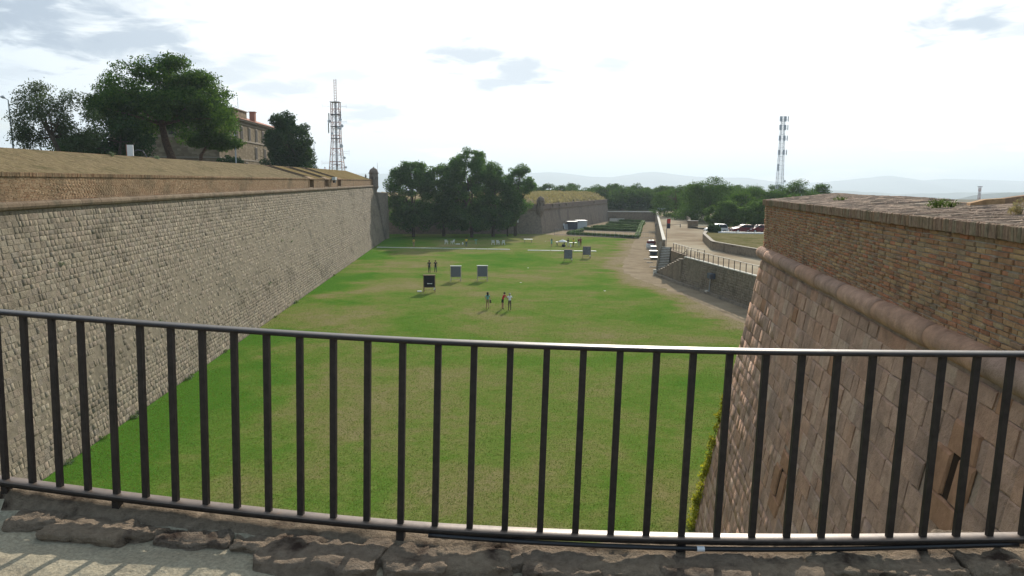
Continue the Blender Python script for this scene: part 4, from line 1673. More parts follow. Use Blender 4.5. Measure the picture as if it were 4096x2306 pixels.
random.seed(12)
for dx, wd, dy, hz in ((10, 150, -.06, .034), (185, 240, -.12, .036), (330, 140, -.04, .030), (470, 210, -.05, .026), (600, 130, -.06, .026), (800, 330, -.13, .040), (985, 110, -.06, .030), (1040, 170, -.13, .036),
                       (1190, 190, -.11, .040), (1310, 130, -.04, .030), (1420, 200, -.12, .038), (1590, 240, -.08, .036), (1800, 250, -.10, .040), (2000, 210, -.09, .036), (2190, 250, -.07, .038),
                       (2390, 180, -.09, .034), (2560, 160, -.05, .044), (720, 100, -.02, .026), (1510, 100, -.2, .024), (1900, 120, -.21, .024), (2290, 140, -.21, .028)):
    X = (dx - 1288) / 1887 * 3.02 * (1.06 if dx < 600 else 1)
    Y = rail_y(X) + dy + .035
    rock(X, Y, 10.922 - .012 * X, wd / 1887 * 3.0 / 2 * 1.02, .15 + random.uniform(-.02, .03), hz, random.uniform(-.12, .12), random.uniform(0, 90), br)

for X, wd in ((-2.75, .42), (-3.2, .5), (-3.65, .38), (-4.1, .5), (2.55, .4), (3.0, .46), (3.5, .5), (3.95, .36)):
    rock(X, rail_y(X) - .06 + random.uniform(-.04, .02), 10.922 - .012 * X, wd / 2, .15, .036, random.uniform(-.1, .1), random.uniform(0, 90), br)

# --- railing: rails bent along the bridge edge, square bars, feet
rl = thing('bridge_railing', (0, 3.03, 10.9), 'dark brown iron railing with vertical bars along the bridge edge', 'railing')
HB = .80


def sweep(name, zoff, w, h, mat, side, x0=-5.0, x1=4.2, n=120):
    V, F = [], []
    for i in range(n):
        x = x0 + (x1 - x0) * i / (n - 1)
        y = rail_y(x)
        z = rail_z(x) + zoff
        t = Vector((1, (rail_y(x + .02) - rail_y(x - .02)) / .04, 0)).normalized()
        nn = Vector((-t.y, t.x, 0))
        xs = .02 if zoff > .5 else 0
        c = .004
        for a, b in ((-w / 2, -h / 2), (w / 2, -h / 2), (w / 2, h / 2 - c), (w / 2 - c, h / 2), (-w / 2 + c, h / 2), (-w / 2, h / 2 - c)):
            V.append((x + xs + nn.x * a, y + nn.y * a, z + b))
    for i in range(n - 1):
        for k in range(6):
            F.append((i * 6 + k, i * 6 + (k + 1) % 6, (i + 1) * 6 + (k + 1) % 6, (i + 1) * 6 + k))
    o = np_mesh(name, V, F, [mat, side], rl)
    fix_normals(o.data)
    o.data.polygons.foreach_set('material_index', [0 if k % 6 in (2, 3, 4) else 1 for k in range(len(F))])  # lit tops and shaded sides painted in as lighter and darker iron
    return o


sweep('top_rail', HB + .008, .062, .016, 'iron', 'iron_bar')
sweep('bottom_rail', -.012, .066, .024, 'iron_worn_lit', 'iron_bar')
xb = -2.357 - .1508 * 12
bar_me = None
FEET = {12, 16, 25, 33, 40}
i = 0
xx = xb
while xx < 3.9:
    y = rail_y(xx)
    dx_ = .1508 * (1 / math.hypot(1, (rail_y(xx + .05) - rail_y(xx - .05)) / .1))
    ang = math.atan2(rail_y(xx + .02) - rail_y(xx - .02), .04)
    mb = MB()
    z0, z1 = rail_z(xx), rail_z(xx) + HB
    rt = Vector((math.cos(ang), math.sin(ang), 0)) * .0135
    nn = Vector((-math.sin(ang), math.cos(ang), 0)) * .010
    lo, hi = Vector((xx, y, z0)), Vector((xx + .02, y, z1))
    mb.add([p + rt * a + nn * b for p in (lo, hi) for a, b in ((-1, -1), (1, -1), (1, 1), (-1, 1))], [(0, 1, 2, 3), (7, 6, 5, 4), (0, 4, 5, 1), (1, 5, 6, 2), (2, 6, 7, 3), (3, 7, 4, 0)])
    mb.build('baluster', 'iron_bar', rl)
    if i in FEET:
        mb = MB()
        mb.box((xx, y, z0 - .085), (.034, .034, .13), ang)
        mb.build('foot', 'iron_bar', rl)
    i += 1
    xx += dx_

# --- cable slung under the bottom rail
cb = thing('cable', (.8, 3.0, 10.97), 'black cable conduit tied under the bottom rail on the right', 'cable')
mb = MB()
pts = []
for k in range(40):
    x = -.35 + 2.55 * k / 39
    sag = -.030 - .013 * math.sin(math.pi * min(1, max(0, (x + .35) / 2.4)))
    pts.append((x, rail_y(x) - .030, rail_z(x) + sag))
mb.tube(pts, .0105, 10)
mb.build('conduit', 'black_plastic', cb, smooth=True)
mb = MB()
mb.tube([(.79, rail_y(.79) - .03, rail_z(.79) - .043), (.822, rail_y(.82) - .03, rail_z(.82) - .043)], .0118, 10)
mb.build('tag', 'white_plastic', cb)

# ================================================================== BUILDING ON THE FORT
bd = thing('stone_building', (-55, 140, 13.1), 'three storey stone fort building with red tiled roof behind the big pine', 'building')
c0 = Vector((-48.2, 125.0))
de = Vector((-.05, 1)).normalized()
dw = Vector((-1, -.05)).normalized()
Lr, Lf = 52.0, 17.5
ZB, ZE = 12.6, 23.3


def bp(a, b):
    """a along the right face away from us, b to the left"""
    p = c0 + de * a + dw * b
    return (p.x, p.y)


mb = MB(); mb.prism([bp(0, 0), bp(Lr, 0), bp(Lr, Lf), bp(0, Lf)], ZB, ZE); mb.build('wall', 'building_stone', bd)
for z, h, o in ((19.75, .22, .14), (16.4, .18, .12), (22.75, .18, .16), (23.3, .3, .5)):
    mb = MB(); mb.prism([bp(-o, -o), bp(Lr + o, -o), bp(Lr + o, Lf + o), bp(-o, Lf + o)], z + .002, z + h); mb.build('string_course', 'cornice', bd)
mb = MB()
o = .7
e = [bp(-o, -o), bp(Lr + o, -o), bp(Lr + o, Lf + o), bp(-o, Lf + o)]
r0, r1 = bp(Lf / 2, Lf / 2), bp(Lr - Lf / 2, Lf / 2)
mb.add([(x, y, 23.604) for x, y in e] + [(r0[0], r0[1], 26.6), (r1[0], r1[1], 26.6)], [(0, 1, 5, 4), (1, 2, 5), (2, 3, 4, 5), (3, 0, 4), (3, 2, 1, 0)])
roof = mb.build('roof', 'roof_tile', bd)


def face_box(a, b, z, wa, wb, h, name, mat, parent):
    m = MB()
    p = bp(a, b)
    m.box((p[0], p[1], z), (wb, wa, h), math.atan2(de.y, de.x) - math.pi / 2)
    return m.build(name, mat, parent)


mb = MB()
pt = [bp(12, 1.2), bp(20, 1.2), bp(20, 7.5), bp(12, 7.5)]
mb.prism(pt, 23.0, 25.5); ph = mb.build('penthouse', 'building_stone', roof)
mb = MB(); mb.prism([bp(11.8, 1.0), bp(20.2, 1.0), bp(20.2, 7.7), bp(11.8, 7.7)], 25.504, 25.66); mb.build('penthouse_coping', 'cornice', roof)
face_box(23.2, 1.0, 24.6, 1.0, 1.0, 2.4, 'chimney', 'chimney_brick', roof)
face_box(23.2, 1.0, 25.88, 1.25, 1.25, .15, 'chimney_cap', 'chimney_brick', roof)
for a, z, w, h in [(6, 21.25, 1.0, 2.2), (9.6, 21.25, 1.0, 2.2), (12.4, 21.25, 1.0, 2.2), (17, 21.25, 1.0, 2.2), (21.5, 21.25, 1.0, 2.2), (26, 21.25, 1.0, 2.2), (31, 21.25, 1.0, 2.2),
                   (21, 17.9, 1.1, 2.1), (27, 17.9, 1.1, 2.1), (5, 14.9, 1.1, 1.9), (9.6, 14.9, 1.1, 1.9), (14.5, 14.9, 1.2, 2.2), (26, 14.9, 1.2, 2.2)]:
    f = face_box(a, -.03, z, w + .3, .16, h + .3, 'window', 'window_frame', bd)
    face_box(a, -.09, z, w, .08, h, 'pane', 'window_dark', f)
    face_box(a, -.14, z, .07, .05, h, 'mullion', 'window_frame', f)
for b, z, w, h in ((3, 21.2, 1.0, 2.1), (7.5, 21.2, 1.0, 2.1), (12, 21.2, 1.0, 2.1), (4.5, 14.6, 1.3, 2.4), (11, 14.9, 1.1, 1.6)):
    m = MB(); p = bp(-.03, b); m.box((p[0], p[1], z), (w + .3, .16, h + .3)); f = m.build('window', 'window_frame', bd)
    m = MB(); p = bp(-.09, b); m.box((p[0], p[1], z), (w, .08, h)); m.build('pane', 'window_dark', f)
# aerials on the roof
for nm, a, b, z0, h, r, lab in (('aerial_mast', 3, 6, 25.0, 7.0, .05, 'tall thin white aerial mast on the building roof'), ('aerial_mast', 8, 5, 25.6, 2.6, .035, 'short crossbar aerial on the building roof'),
                                ('aerial_mast', 17.5, 2, 25.6, 2.4, .035, 'thin dark aerial on the rooftop penthouse')):
    p = bp(a, b)
    t = thing(nm, (p[0], p[1], z0 - .6), lab, 'aerial', 'rooftop aerials')
    mb = MB(); mb.tube([(p[0], p[1], z0 - .8), (p[0], p[1], z0 + h)], r, 6); mb.build('pole', 'antenna_grey' if h != 2.4 else 'antenna_dark', t)
    if h == 2.6:
        mb = MB(); mb.bar((p[0] - .2, p[1], z0 + h), (p[0] + 2.2, p[1], z0 + h), .05, .05); mb.build('crossbar', 'antenna_grey', t)
for a, b, z, lab in ((1.5, 5, 25.3, 'small satellite dish on the roof edge by the pine'), (9.5, 4.5, 26.2, 'small dark satellite dish beside the rooftop penthouse')):
    p = bp(a, b)
    t = thing('satellite_dish', (p[0], p[1], z - .8), lab, 'dish', 'roof dishes')
    mb = MB(); mb.tube([(p[0], p[1], z - 1.2), (p[0], p[1], z)], .04, 6); mb.build('stand', 'antenna_dark', t)
    mb = MB(); mb.tube([(p[0] + .12, p[1] - .2, z), (p[0], p[1], z)], [.42, .12], 14); mb.build('reflector', 'antenna_grey', t)

# lamp posts on the fort
def lamp_post(base, h, arm, label, mat='galvanised', group=None):
    t = thing('lamp_post', base, label, 'lamp post', group)
    x, y, z = base
    mb = MB(); mb.tube([(x, y, z), (x, y, z + h * .5), (x + arm[0] * .2, y + arm[1] * .2, z + h)], [.11, .09, .06], 8); mb.build('pole', mat, t)
    mb = MB(); mb.tube([(x + arm[0] * .2, y + arm[1] * .2, z + h), (x + arm[0], y + arm[1], z + h + .2)], .04, 6); mb.build('arm', mat, t)
    mb = MB(); mb.tube([(x + arm[0] * .8, y + arm[1] * .8, z + h + .17), (x + arm[0] * 1.2, y + arm[1] * 1.2, z + h + .3), (x + arm[0] * 1.7, y + arm[1] * 1.7, z + h + .3)], [.08, .18, .08], 8); mb.build('lantern', 'antenna_grey', t)
    return t


lamp_post((-52.5, 80, 13.1), 7.7, (-.45, -.1), 'street lamp at the far left edge behind the wall top', group='lamp posts on the fort')
lamp_post((-41.9, 115, 13.1), 9.3, (-.9, .4), 'tall lamp post in front of the windowed stone building', group='lamp posts on the fort')
lamp_post((-39.2, 150, 13.1), 7.0, (.2, 0), 'thin lamp post right of the dark round tree on the fort', group='lamp posts on the fort')

# info panel and hoop on the wall top
t = thing('info_panel', tuple(lw(60, 8.2, zb(60))), 'upright white information panel standing on the left wall top', 'sign')
p = lw(60, 8.25, zb(60))
mb = MB(); mb.box((p[0], p[1], p[2] + .48), (.48, .08, .86)); mb.build('panel', 'white_paint', t)
mb = MB(); mb.box((p[0] - .27, p[1], p[2] + .48), (.06, .1, .9)); mb.build('side_post', 'chimney_brick', t)
t = thing('metal_hoop', tuple(lw(62, 8.6, zb(62))), 'low dark curved metal hoop beside the white information panel', 'rack')
p = lw(62, 8.6, zb(62))
mb = MB(); mb.tube([(p[0] - .35, p[1], p[2] - .3), (p[0] - .3, p[1], p[2] + .45), (p[0] + .1, p[1], p[2] + .6), (p[0] + .5, p[1], p[2] + .5), (p[0] + .75, p[1], p[2] + .1), (p[0] + .75, p[1], p[2] - .3)], .04, 6); mb.build('hoop', 'antenna_dark', t)
# floodlight on the parapet between embrasures
p = lw(114.9, 2.2, zp(114.9) + .1)
t = thing('floodlight', tuple(p), 'small pale floodlight fixed to the brick parapet between the embrasures', 'floodlight')
mb = MB(); mb.box(p + np.array([.3, 0, .12]), (.5, 1.0, .45)); mb.build('housing', 'shed_pale', t)
mb = MB(); mb.box(p + np.array([.32, -.1, -.35]), (.3, .8, .35)); mb.build('control_box', 'black_plastic', t)
mb = MB(); mb.bar(p + np.array([-.2, 0, .1]), p + np.array([.2, 0, .1]), .08, .08); mb.build('bracket', 'antenna_dark', t)

# ================================================================== MASTS
def lattice(name, base, levels, label, legs=4, mats=('lattice_red', 'lattice_white'), r=.09, step=2.4):
    """levels: (z, half width) pairs"""
    t = thing(name, base, label, 'mast')
    x0, y0, zb_ = base
    hw = lambda z: float(np.interp(z, [l[0] for l in levels], [l[1] for l in levels]))
    cor = lambda z, k: Vector((x0 + hw(z) * (1 if k in (1, 2) else -1), y0 + hw(z) * (1 if k in (2, 3) else -1), z))
    z0, z1 = levels[0][0], levels[-1][0]
    n = int((z1 - z0) / step)
    zs = [z0 + (z1 - z0) * i / n for i in range(n + 1)]
    for k in range(4):
        mb = MB(); mb.tube([cor(l[0], k) for l in levels], r, 5); mb.build('leg', mats[0], t)
    for i in range(n):
        mb = MB()
        for k in range(4):
            a, b = cor(zs[i], k), cor(zs[i + 1], (k + 1) % 4)
            a2, b2 = cor(zs[i], (k + 1) % 4), cor(zs[i + 1], k)
            mb.tube([a, b], r * .45, 4)
            mb.tube([a2, b2], r * .45, 4)
            mb.tube([cor(zs[i + 1], k), cor(zs[i + 1], (k + 1) % 4)], r * .6, 4)
        mb.build('bracing', mats[i % 2], t)
    return t, cor


TX, TY = -60.2, 260.0
tw, cor = lattice('radio_tower', (TX, TY, 13.1), [(13.1, 2.45), (27.1, 1.4), (39.4, 1.35)], 'red and white lattice radio tower with dishes behind the left wall', step=2.05, r=.12)
for z in (39.4, 35.3, 31.3, 27.3, 18.5):
    mb = MB(); mb.prism([(TX - 1.6, TY - 1.6), (TX + 1.6, TY - 1.6), (TX + 1.6, TY + 1.6), (TX - 1.6, TY + 1.6)], z, z + .16); mb.build('platform', 'antenna_dark', tw)
mb = MB()
for k in range(4):
    sx, sy = (1 if k in (1, 2) else -1) * .36, (1 if k in (2, 3) else -1) * .36
    mb.tube([(TX + sx, TY + sy, 39.4), (TX + sx, TY + sy, 47)], .07, 4)
for i in range(9):
    z = 39.8 + i * .85
    mb.bar((TX - .36, TY - .36, z), (TX + .36, TY - .36, z), .06, .06); mb.bar((TX - .36, TY + .36, z), (TX + .36, TY + .36, z + .4), .06, .06)
mb.build('top_mast', 'lattice_red', tw)
mb = MB(); mb.tube([(TX, TY, 13.1), (TX, TY, 39.4)], .4, 6); mb.build('ladder_core', 'antenna_grey', tw)
random.seed(5)
for dx, z, r in ((1.9, 33.6, .5), (2.4, 31.5, .55), (1.9, 30.6, .4), (2.0, 24.8, .65), (3.0, 20.9, .45), (-1.9, 33.0, .55), (1.2, 30.9, .4), (3.4, 17.7, .4), (-1.0, 29.0, .4), (.3, 29.4, .4)):
    mb = MB(); mb.tube([(TX + dx, TY - 1.7, z), (TX + dx, TY - 1.3, z)], [r, r * .4], 12); d = mb.build('dish', 'antenna_grey', tw)
    mb = MB(); mb.bar((TX + (1.4 if dx > 0 else -1.4), TY - 1.2, z), (TX + dx, TY - 1.3, z), .08, .08); mb.build('arm', 'antenna_dark', d)
for dx, z, L in ((1, 23.0, 3.0), (-1, 19.4, 3.2), (1, 38.0, 2.4), (-1, 38.0, 2.6), (1, 32.9, 2.4), (1, 22.3, 3.0), (-1, 18.9, 3.2)):
    mb = MB(); mb.bar((TX + dx * 1.4, TY - 1.4, z), (TX + dx * (1.6 + L), TY - 1.4, z), .07, .07)
    mb.bar((TX + dx * (1.6 + L), TY - 1.4, z - .7), (TX + dx * (1.6 + L), TY - 1.4, z + .7), .05, .05)
    mb.build('boom_antenna', 'antenna_grey', tw)
for dx, z, h in ((-2.0, 34.5, 2.5), (-2.2, 30.8, 3.4), (1.9, 35.2, 2.2)):
    mb = MB(); mb.box((TX + dx, TY - 1.4, z), (.3, .3, h)); mb.build('panel_antenna', 'antenna_dark', tw)

MX, MY = 106.2, 300.0
mt, cor = lattice('telecom_mast', (MX - .5, MY, 3.5), [(3.5, 1.5), (14, 1.1), (27, .8), (39.3, .55)], 'slim pale lattice telecom mast with panel antennas rising from the pines', mats=('lattice_white', 'antenna_grey'), r=.09, step=1.7)
for z in (38.4, 35.1, 31.0, 25.5):
    for dx in (-1.1, .65, 1.75):
        mb = MB(); mb.box((MX - .5 + dx, MY - .7, z), (.85 if dx < 1.5 else .3, .25, 2.0)); mb.build('panel_antenna', 'antenna_grey', mt)
    mb = MB(); mb.bar((MX - 1.6, MY - .5, z - .3), (MX + 1.3, MY - .5, z - .3), .08, .08); mb.build('mount_arm', 'antenna_dark', mt)
for dx, z, r in ((-1.3, 20.5, .5), (-1.3, 19.5, .45), (-1.2, 18.6, .4), (1.6, 14.3, .45)):
    mb = MB(); mb.tube([(MX - .5 + dx, MY - 1.1, z), (MX - .5 + dx, MY - .6, z)], [r, r * .5], 12); mb.build('dish', 'antenna_grey', mt)
FX, FY = 555.5, 900.0
ft, cor = lattice('distant_mast', (FX, FY, -80), [(-80, 1.6), (11, .9), (13, 1.4)], 'distant thin reddish mast on the horizon at the right', mats=('lattice_red', 'lattice_white'), r=.28, step=6)
mb = MB(); mb.box((FX, FY, 13.2), (4.2, 3, .8)); mb.build('head_platform', 'antenna_dark', ft)


# ================================================================== TREES AND PLANTS
def leaves(name, clumps, n, size, mat, parent, seed, shell=.5, aspect=.55, up=.25):
    """clumps: (x, y, z, rx, ry, rz). Leaf-sized faces spread through the clumps, thicker towards their outsides."""
    rg = np.random.default_rng(seed)
    C = np.array(clumps, float)
    w = (C[:, 3] * C[:, 4] * C[:, 5]) ** (2 / 3)
    k = rg.choice(len(C), n, p=w / w.sum())
    u = rg.normal(size=(n, 3))
    u /= np.linalg.norm(u, axis=1)[:, None]
    rr = shell + (1 - shell) * rg.random(n) ** .6
    rr *= 1 + .18 * rg.normal(size=n) * (rg.random(n) < .35)
    P = C[k, :3] + u * C[k, 3:6] * rr[:, None]
    nrm = u * .7 + rg.normal(size=(n, 3)) * .6 + np.array([0, 0, up])
    nrm /= np.linalg.norm(nrm, axis=1)[:, None]
    a = np.cross(nrm, rg.normal(size=(n, 3)))
    a /= np.linalg.norm(a, axis=1)[:, None] + 1e-9
    b = np.cross(nrm, a)
    s = size * rg.uniform(.55, 1.35, n)[:, None]
    Q = np.stack([P - a * s * .5, P + b * s * aspect * .5, P + a * s * .5, P - b * s * aspect * .5], 1)
    return np_mesh(name, Q.reshape(-1, 3), np.arange(n * 4).reshape(-1, 4), mat, parent)


def envelope(c, r, n, cr, seed, flat=.8, hollow=.45, zmin=-1.0):
    """n clumps spread over an ellipsoid envelope"""
    rd = random.Random(seed)
    out = []
    tries = 0
    while len(out) < n and tries < 4000:
        tries += 1
        u = Vector((rd.gauss(0, 1), rd.gauss(0, 1), rd.gauss(0, 1))).normalized()
        if u.z < zmin:
            continue
        k = hollow + (1 - hollow) * rd.random() ** .5
        rr = cr * rd.uniform(.65, 1.3)
        p = Vector((c[0] + u.x * (r[0] - rr * .6) * k, c[1] + u.y * (r[1] - rr * .6) * k, c[2] + u.z * (r[2] - rr * flat * .6) * k))
        out.append((p.x, p.y, p.z, rr, rr, rr * flat))
    return out


def tree(name, base, label, clumps, n, size, leafmat, trunk, barkmat='bark', group=None, seed=1, limbs=12, shell=.5, cat='tree', aspect=.55):
    """trunk: list of (x, y, z, radius) in world coordinates"""
    t = thing(name, base, label, cat, group)
    mb = MB()
    mb.tube([q[:3] for q in trunk], [q[3] for q in trunk], 9)
    rd = random.Random(seed)
    top = Vector(trunk[-1][:3])
    cs = rd.sample(clumps, min(limbs, len(clumps)))
    for c in cs:
        q = trunk[rd.randrange(max(1, len(trunk) // 2), len(trunk))]
        a, b = Vector(q[:3]), Vector(c[:3])
        m = a.lerp(b, .5) + Vector((rd.uniform(-.3, .3), rd.uniform(-.3, .3), rd.uniform(-.1, .5)))
        r = q[3] * .55
        mb.tube([a, m, b], [r, r * .65, r * .25], 6)
    mb.build('trunk', barkmat, t, smooth=True)
    leaves('crown', clumps, n, size, leafmat, t, seed, shell, aspect)
    return t


G0 = 13.1   # level of the fort platform
# airy tree far left
cl = envelope((-49.5, 80, 19.0), (3.4, 3.0, 3.6), 24, 1.1, 1, .9, .5) + envelope((-46.0, 81, 18.6), (2.6, 2.6, 3.6), 18, 1.1, 2, .9, .5) + envelope((-50.5, 80, 17.0), (2.2, 2, 2.0), 10, .9, 12, .9, .4)
tree('olive_tree', (-47.8, 80, G0), 'airy grey green tree beside the street lamp at far left', cl, 15000, .30, 'olive_leaf',
     [(-47.8, 80, G0, .3), (-47.7, 80, 15.6, .24), (-48.3, 80, 17, .2), (-49.2, 80, 18.6, .13), (-49.6, 80, 20, .08)], seed=3, shell=.25, limbs=16, aspect=.35)
# dark shrubs left of the pine trunk
cl = envelope((-45.5, 88, 17.0), (3.8, 3, 3.2), 26, 1.2, 4, .9, .5) + envelope((-49.5, 88.5, 16.0), (3.0, 2.6, 2.6), 14, 1.0, 5, .9, .5)
tree('dark_shrub_tree', (-45.5, 88, G0), 'dense dark low tree left of the big pine trunk', cl, 9000, .34, 'dark_leaf', [(-45.5, 88, G0, .25), (-45.5, 88, 15.5, .2), (-45.3, 88, 17, .12)], seed=6)
cl = envelope((-57.0, 100, 16.0), (4, 3, 3.0), 16, 1.3, 8, .9, .5)
tree('dark_shrub_tree', (-57, 100, G0), 'dark bush behind the airy tree at far left', cl, 4000, .4, 'dark_leaf', [(-57, 100, G0, .25), (-57, 100, 16, .15)], seed=9)
# great umbrella pine
rd = random.Random(44)
cl = []
PC = Vector((-43.6, 96, 21.0))
for i in range(190):
    an = rd.random() * 2 * math.pi
    q = math.sqrt(rd.random())
    r = 8.0 * q
    top = 28.2 - 5.6 * q ** 2.2
    z = top - rd.random() ** 1.15 * (7.6 - 3.6 * q) - .7
    rr = rd.uniform(1.1, 1.85)
    cl.append((PC.x + r * math.cos(an) * 1.02, PC.y + r * math.sin(an), z, rr * 1.15, rr * 1.15, rr * .62))
for x, y, z, rr in ((-49.3, 95, 25.3, 1.3), (-48.6, 95, 26.6, 1.0), (-50.5, 95.5, 24.0, 1.5), (-37.0, 95, 22.3, 1.4), (-35.9, 95.5, 21.2, 1.2), (-51.3, 95, 21.5, 1.5), (-51, 95, 20.0, 1.4), (-36.2, 95, 23.5, 1.1), (-48, 94.5, 19.6, 1.3), (-46, 94.5, 19.0, 1.2), (-40, 94.5, 19.3, 1.2), (-38, 95, 19.8, 1.2)):
    cl.append((x, y, z, rr * 1.2, rr * 1.2, rr * .75))
tree('umbrella_pine', (-42.6, 95, G0), 'huge spreading dark green umbrella pine in front of the stone building', cl, 60000, .38, 'pine_needles',
     [(-42.4, 95, G0, .62), (-42.5, 95, 15.0, .52), (-43.3, 95, 17.5, .44), (-43.7, 95.2, 19.5, .38), (-44.4, 95.5, 21.5, .3), (-45, 96, 23.2, .2)], 'pine_bark', seed=10, limbs=34, shell=.35, aspect=.4)
# lower pine at its right
cl = envelope((-40.0, 100.5, 17.9), (3.4, 3, 1.35), 22, 1.1, 14, .55, .5) + envelope((-38.0, 100.5, 17.5), (2.5, 2, 1.1), 12, .9, 15, .55, .5)
tree('small_pine', (-41.5, 101, G0), 'small bright green pine reaching right in front of the building corner', cl, 9000, .34, 'hedge_leaf',
     [(-41.6, 101, G0, .3), (-41.4, 101, 16, .24), (-40.4, 100.8, 17.2, .16), (-39, 100.6, 18, .1)], 'pine_bark', seed=16, shell=.35, aspect=.4)
# low shrubs along the building foot
for x, y, r, h, lab in ((-43.2, 116, 2.0, 2.1, 'leafy shrub at the foot of the building left of the tall lamp post'), (-41.2, 128, 3.0, 2.0, 'wide dark shrub at the building foot right of the tall lamp post'), (-39.3, 134, 2.2, 2.2, 'dark shrub under the dark round tree on the fort')):
    cl = envelope((x, y, G0 + h * .8), (r, r * .7, h), 12, .8, int(-x), .8, .4)
    tree('shrub', (x, y, G0), lab, cl, 2600, .34, 'dark_leaf', [(x, y, G0, .12), (x, y, G0 + h * .6, .06)], seed=int(y), cat='shrub', group='shrubs along the building')
# dark round tree at the end of the building
cl = envelope((-38.3, 130, 19.2), (4.0, 3.8, 5.2), 46, 1.25, 21, .9, .5) + envelope((-36.6, 131, 15.8), (2.4, 2.4, 2.8), 12, 1.1, 22, .9, .5)
tree('dark_round_tree', (-38.6, 130, G0), 'dense dark round tree at the right end of the stone building', cl, 24000, .38, 'dark_leaf',
     [(-38.6, 130, G0, .3), (-38.6, 130, 16, .26), (-38.4, 130, 19, .16), (-38.3, 130, 21.5, .08)], seed=23, limbs=16)
cl = envelope((-36.2, 134, 16.2), (1.8, 1.8, 3.4), 14, 1.0, 24, 1.0, .3)
tree('cypress_bush', (-36.2, 134, G0), 'narrow dark bush under the right side of the dark round tree', cl, 3600, .32, 'dark_leaf', [(-36.2, 134, G0, .2), (-36.2, 134, 17, .1)], seed=25)

# broadleaf trees in the re-entrant of the moat
def broad(name, x, y, top, rx, n, seed, label, lean=0.0, leaf='broad_leaf', bottom=1.6, nl=15000):
    zc_ = bottom + (top - bottom) * .52
    cl = envelope((x + lean, y, zc_), (rx * 1.05, rx * .9, (top - bottom) / 2 * 1.04), int(n * 1.5), 1.3, seed, .8, .45)
    cl += envelope((x + lean, y, top - 4.2), (rx * .85, rx * .7, 4.2), n // 2, 1.15, seed + 100, .8, .5)
    cl += envelope((x, y - .5, 4.6 if bottom < 3 else 8), (rx * .98, rx * .7, 3.4), n // 2, 1.35, seed + 200, .8, .55)
    return tree(name, (x, y, 0), label, cl, nl, .42, leaf, [(x, y, -.1, .42), (x, y, 2.5, .36), (x + lean * .3, y, 6, .3), (x + lean * .6, y, 10, .2), (x + lean, y, top - 3, .08)],
                group='trees in the moat corner', seed=seed, limbs=22, shell=.35)


broad('broadleaf_tree', -23.3, 177, 17.8, 6.4, 70, 31, 'left of the tall broadleaf trees in the moat corner', -.4, nl=36000)
broad('broadleaf_tree', -16.4, 179.5, 17.2, 6.0, 60, 32, 'broadleaf tree between the leftmost and the tallest tree of the moat corner', 0, nl=30000)
broad('broadleaf_tree', -9.6, 177, 20.4, 7.2, 84, 33, 'tallest broadleaf tree in the middle of the moat corner', .2, nl=44000)
broad('broadleaf_tree', -4.6, 179.5, 16.4, 5.2, 50, 34, 'broadleaf tree just right of the tallest tree in the moat corner', .6, nl=24000)
broad('broadleaf_tree', .7, 183, 17.2, 4.3, 30, 35, 'rightmost loose crowned tree of the moat corner beside the red turret', .9, bottom=6.5, nl=12000)
cl = envelope((-1.2, 181, 5.5), (3.4, 3, 4.4), 26, 1.3, 36, .85, .4)
tree('young_tree', (-1.2, 181, 0), 'small paler tree in front of the reddish bastion face', cl, 9000, .42, 'light_leaf', [(-1.2, 181, -.1, .2), (-1.2, 181, 4, .15), (-1.1, 181, 7, .08)], seed=37)

# pines of the wood: three prototypes, copied
def pine_proto(seed, h, r, label, loc, name='pine_tree', group=None, low=.35, n=9000, leaf='pine_needles', size=.5):
    rd = random.Random(seed)
    cl = []
    for i in range(70):
        an = rd.random() * 2 * math.pi
        q = math.sqrt(rd.random())
        z = max(h * .12, h - (h * .38) * q ** 2.2 - rd.random() ** 1.3 * h * low)
        rr = rd.uniform(.16, .27) * r * 1.1
        cl.append((loc[0] + r * q * math.cos(an) * .92, loc[1] + r * q * math.sin(an) * .92, loc[2] + z - rr * .6, rr * 1.15, rr * 1.15, rr * .66))
    return tree(name, loc, label, cl, n, size, leaf, [(loc[0], loc[1], loc[2] - .2, .32), (loc[0] + .3, loc[1], loc[2] + h * .3, .26), (loc[0] + .2, loc[1], loc[2] + h * .55, .18), (loc[0], loc[1], loc[2] + h * .8, .08)],
                'pine_bark', group, seed, 14, .3, aspect=.4)


WOOD = 'pines of the wood beyond the moat'
WL = 'dark green pine in the wood beyond the far bastion and end wall'
protos = [pine_proto(51, 9.0, 5.2, WL, (40, 276, 3.5), group=WOOD, low=.85), pine_proto(52, 8.2, 5.6, WL, (48, 279, 3.5), group=WOOD, low=.85), pine_proto(53, 9.6, 4.8, WL, (55.5, 277, 3.5), group=WOOD, low=.8)]
rd = random.Random(9)
spots = []
for row, (y0, x0, x1, st) in enumerate(((275, 62, 84, 7), (286, 30, 96, 6.2), (299, 6, 104, 7.0), (316, -6, 112, 7.6), (338, -14, 122, 8.4))):
    x = x0
    while x < x1:
        spots.append((x + rd.uniform(-1.6, 1.6), y0 + rd.uniform(-3, 3)))
        x += st
for k, (x, y) in enumerate(spots):
    o = copy_tree(protos[k % 3])
    o.location = (x, y, 3.5)
    o.rotation_euler = (0, 0, rd.random() * 6.28)
    s_ = rd.uniform(.82, 1.06)
    if y > 290:
        s_ *= 1.03
    o.scale = (s_ * 1.05, s_ * 1.05, s_)
# low scrub closing the wood at ground level
for k in range(16):
    x = 36 + k * 3.6
    cl = envelope((x, 272.5, 4.6), (2.6, 1.4, 1.8), 9, .9, 70 + k, .8, .3)
    tree('scrub_bush', (x, 272.5, 3.5), 'low dark bush along the edge of the wood above the end wall', cl, 1100, .5, 'dark_leaf', [(x, 272.5, 3.4, .1), (x, 272.5, 4.4, .05)], seed=70 + k, cat='bush', group='bushes at the edge of the wood', limbs=3)

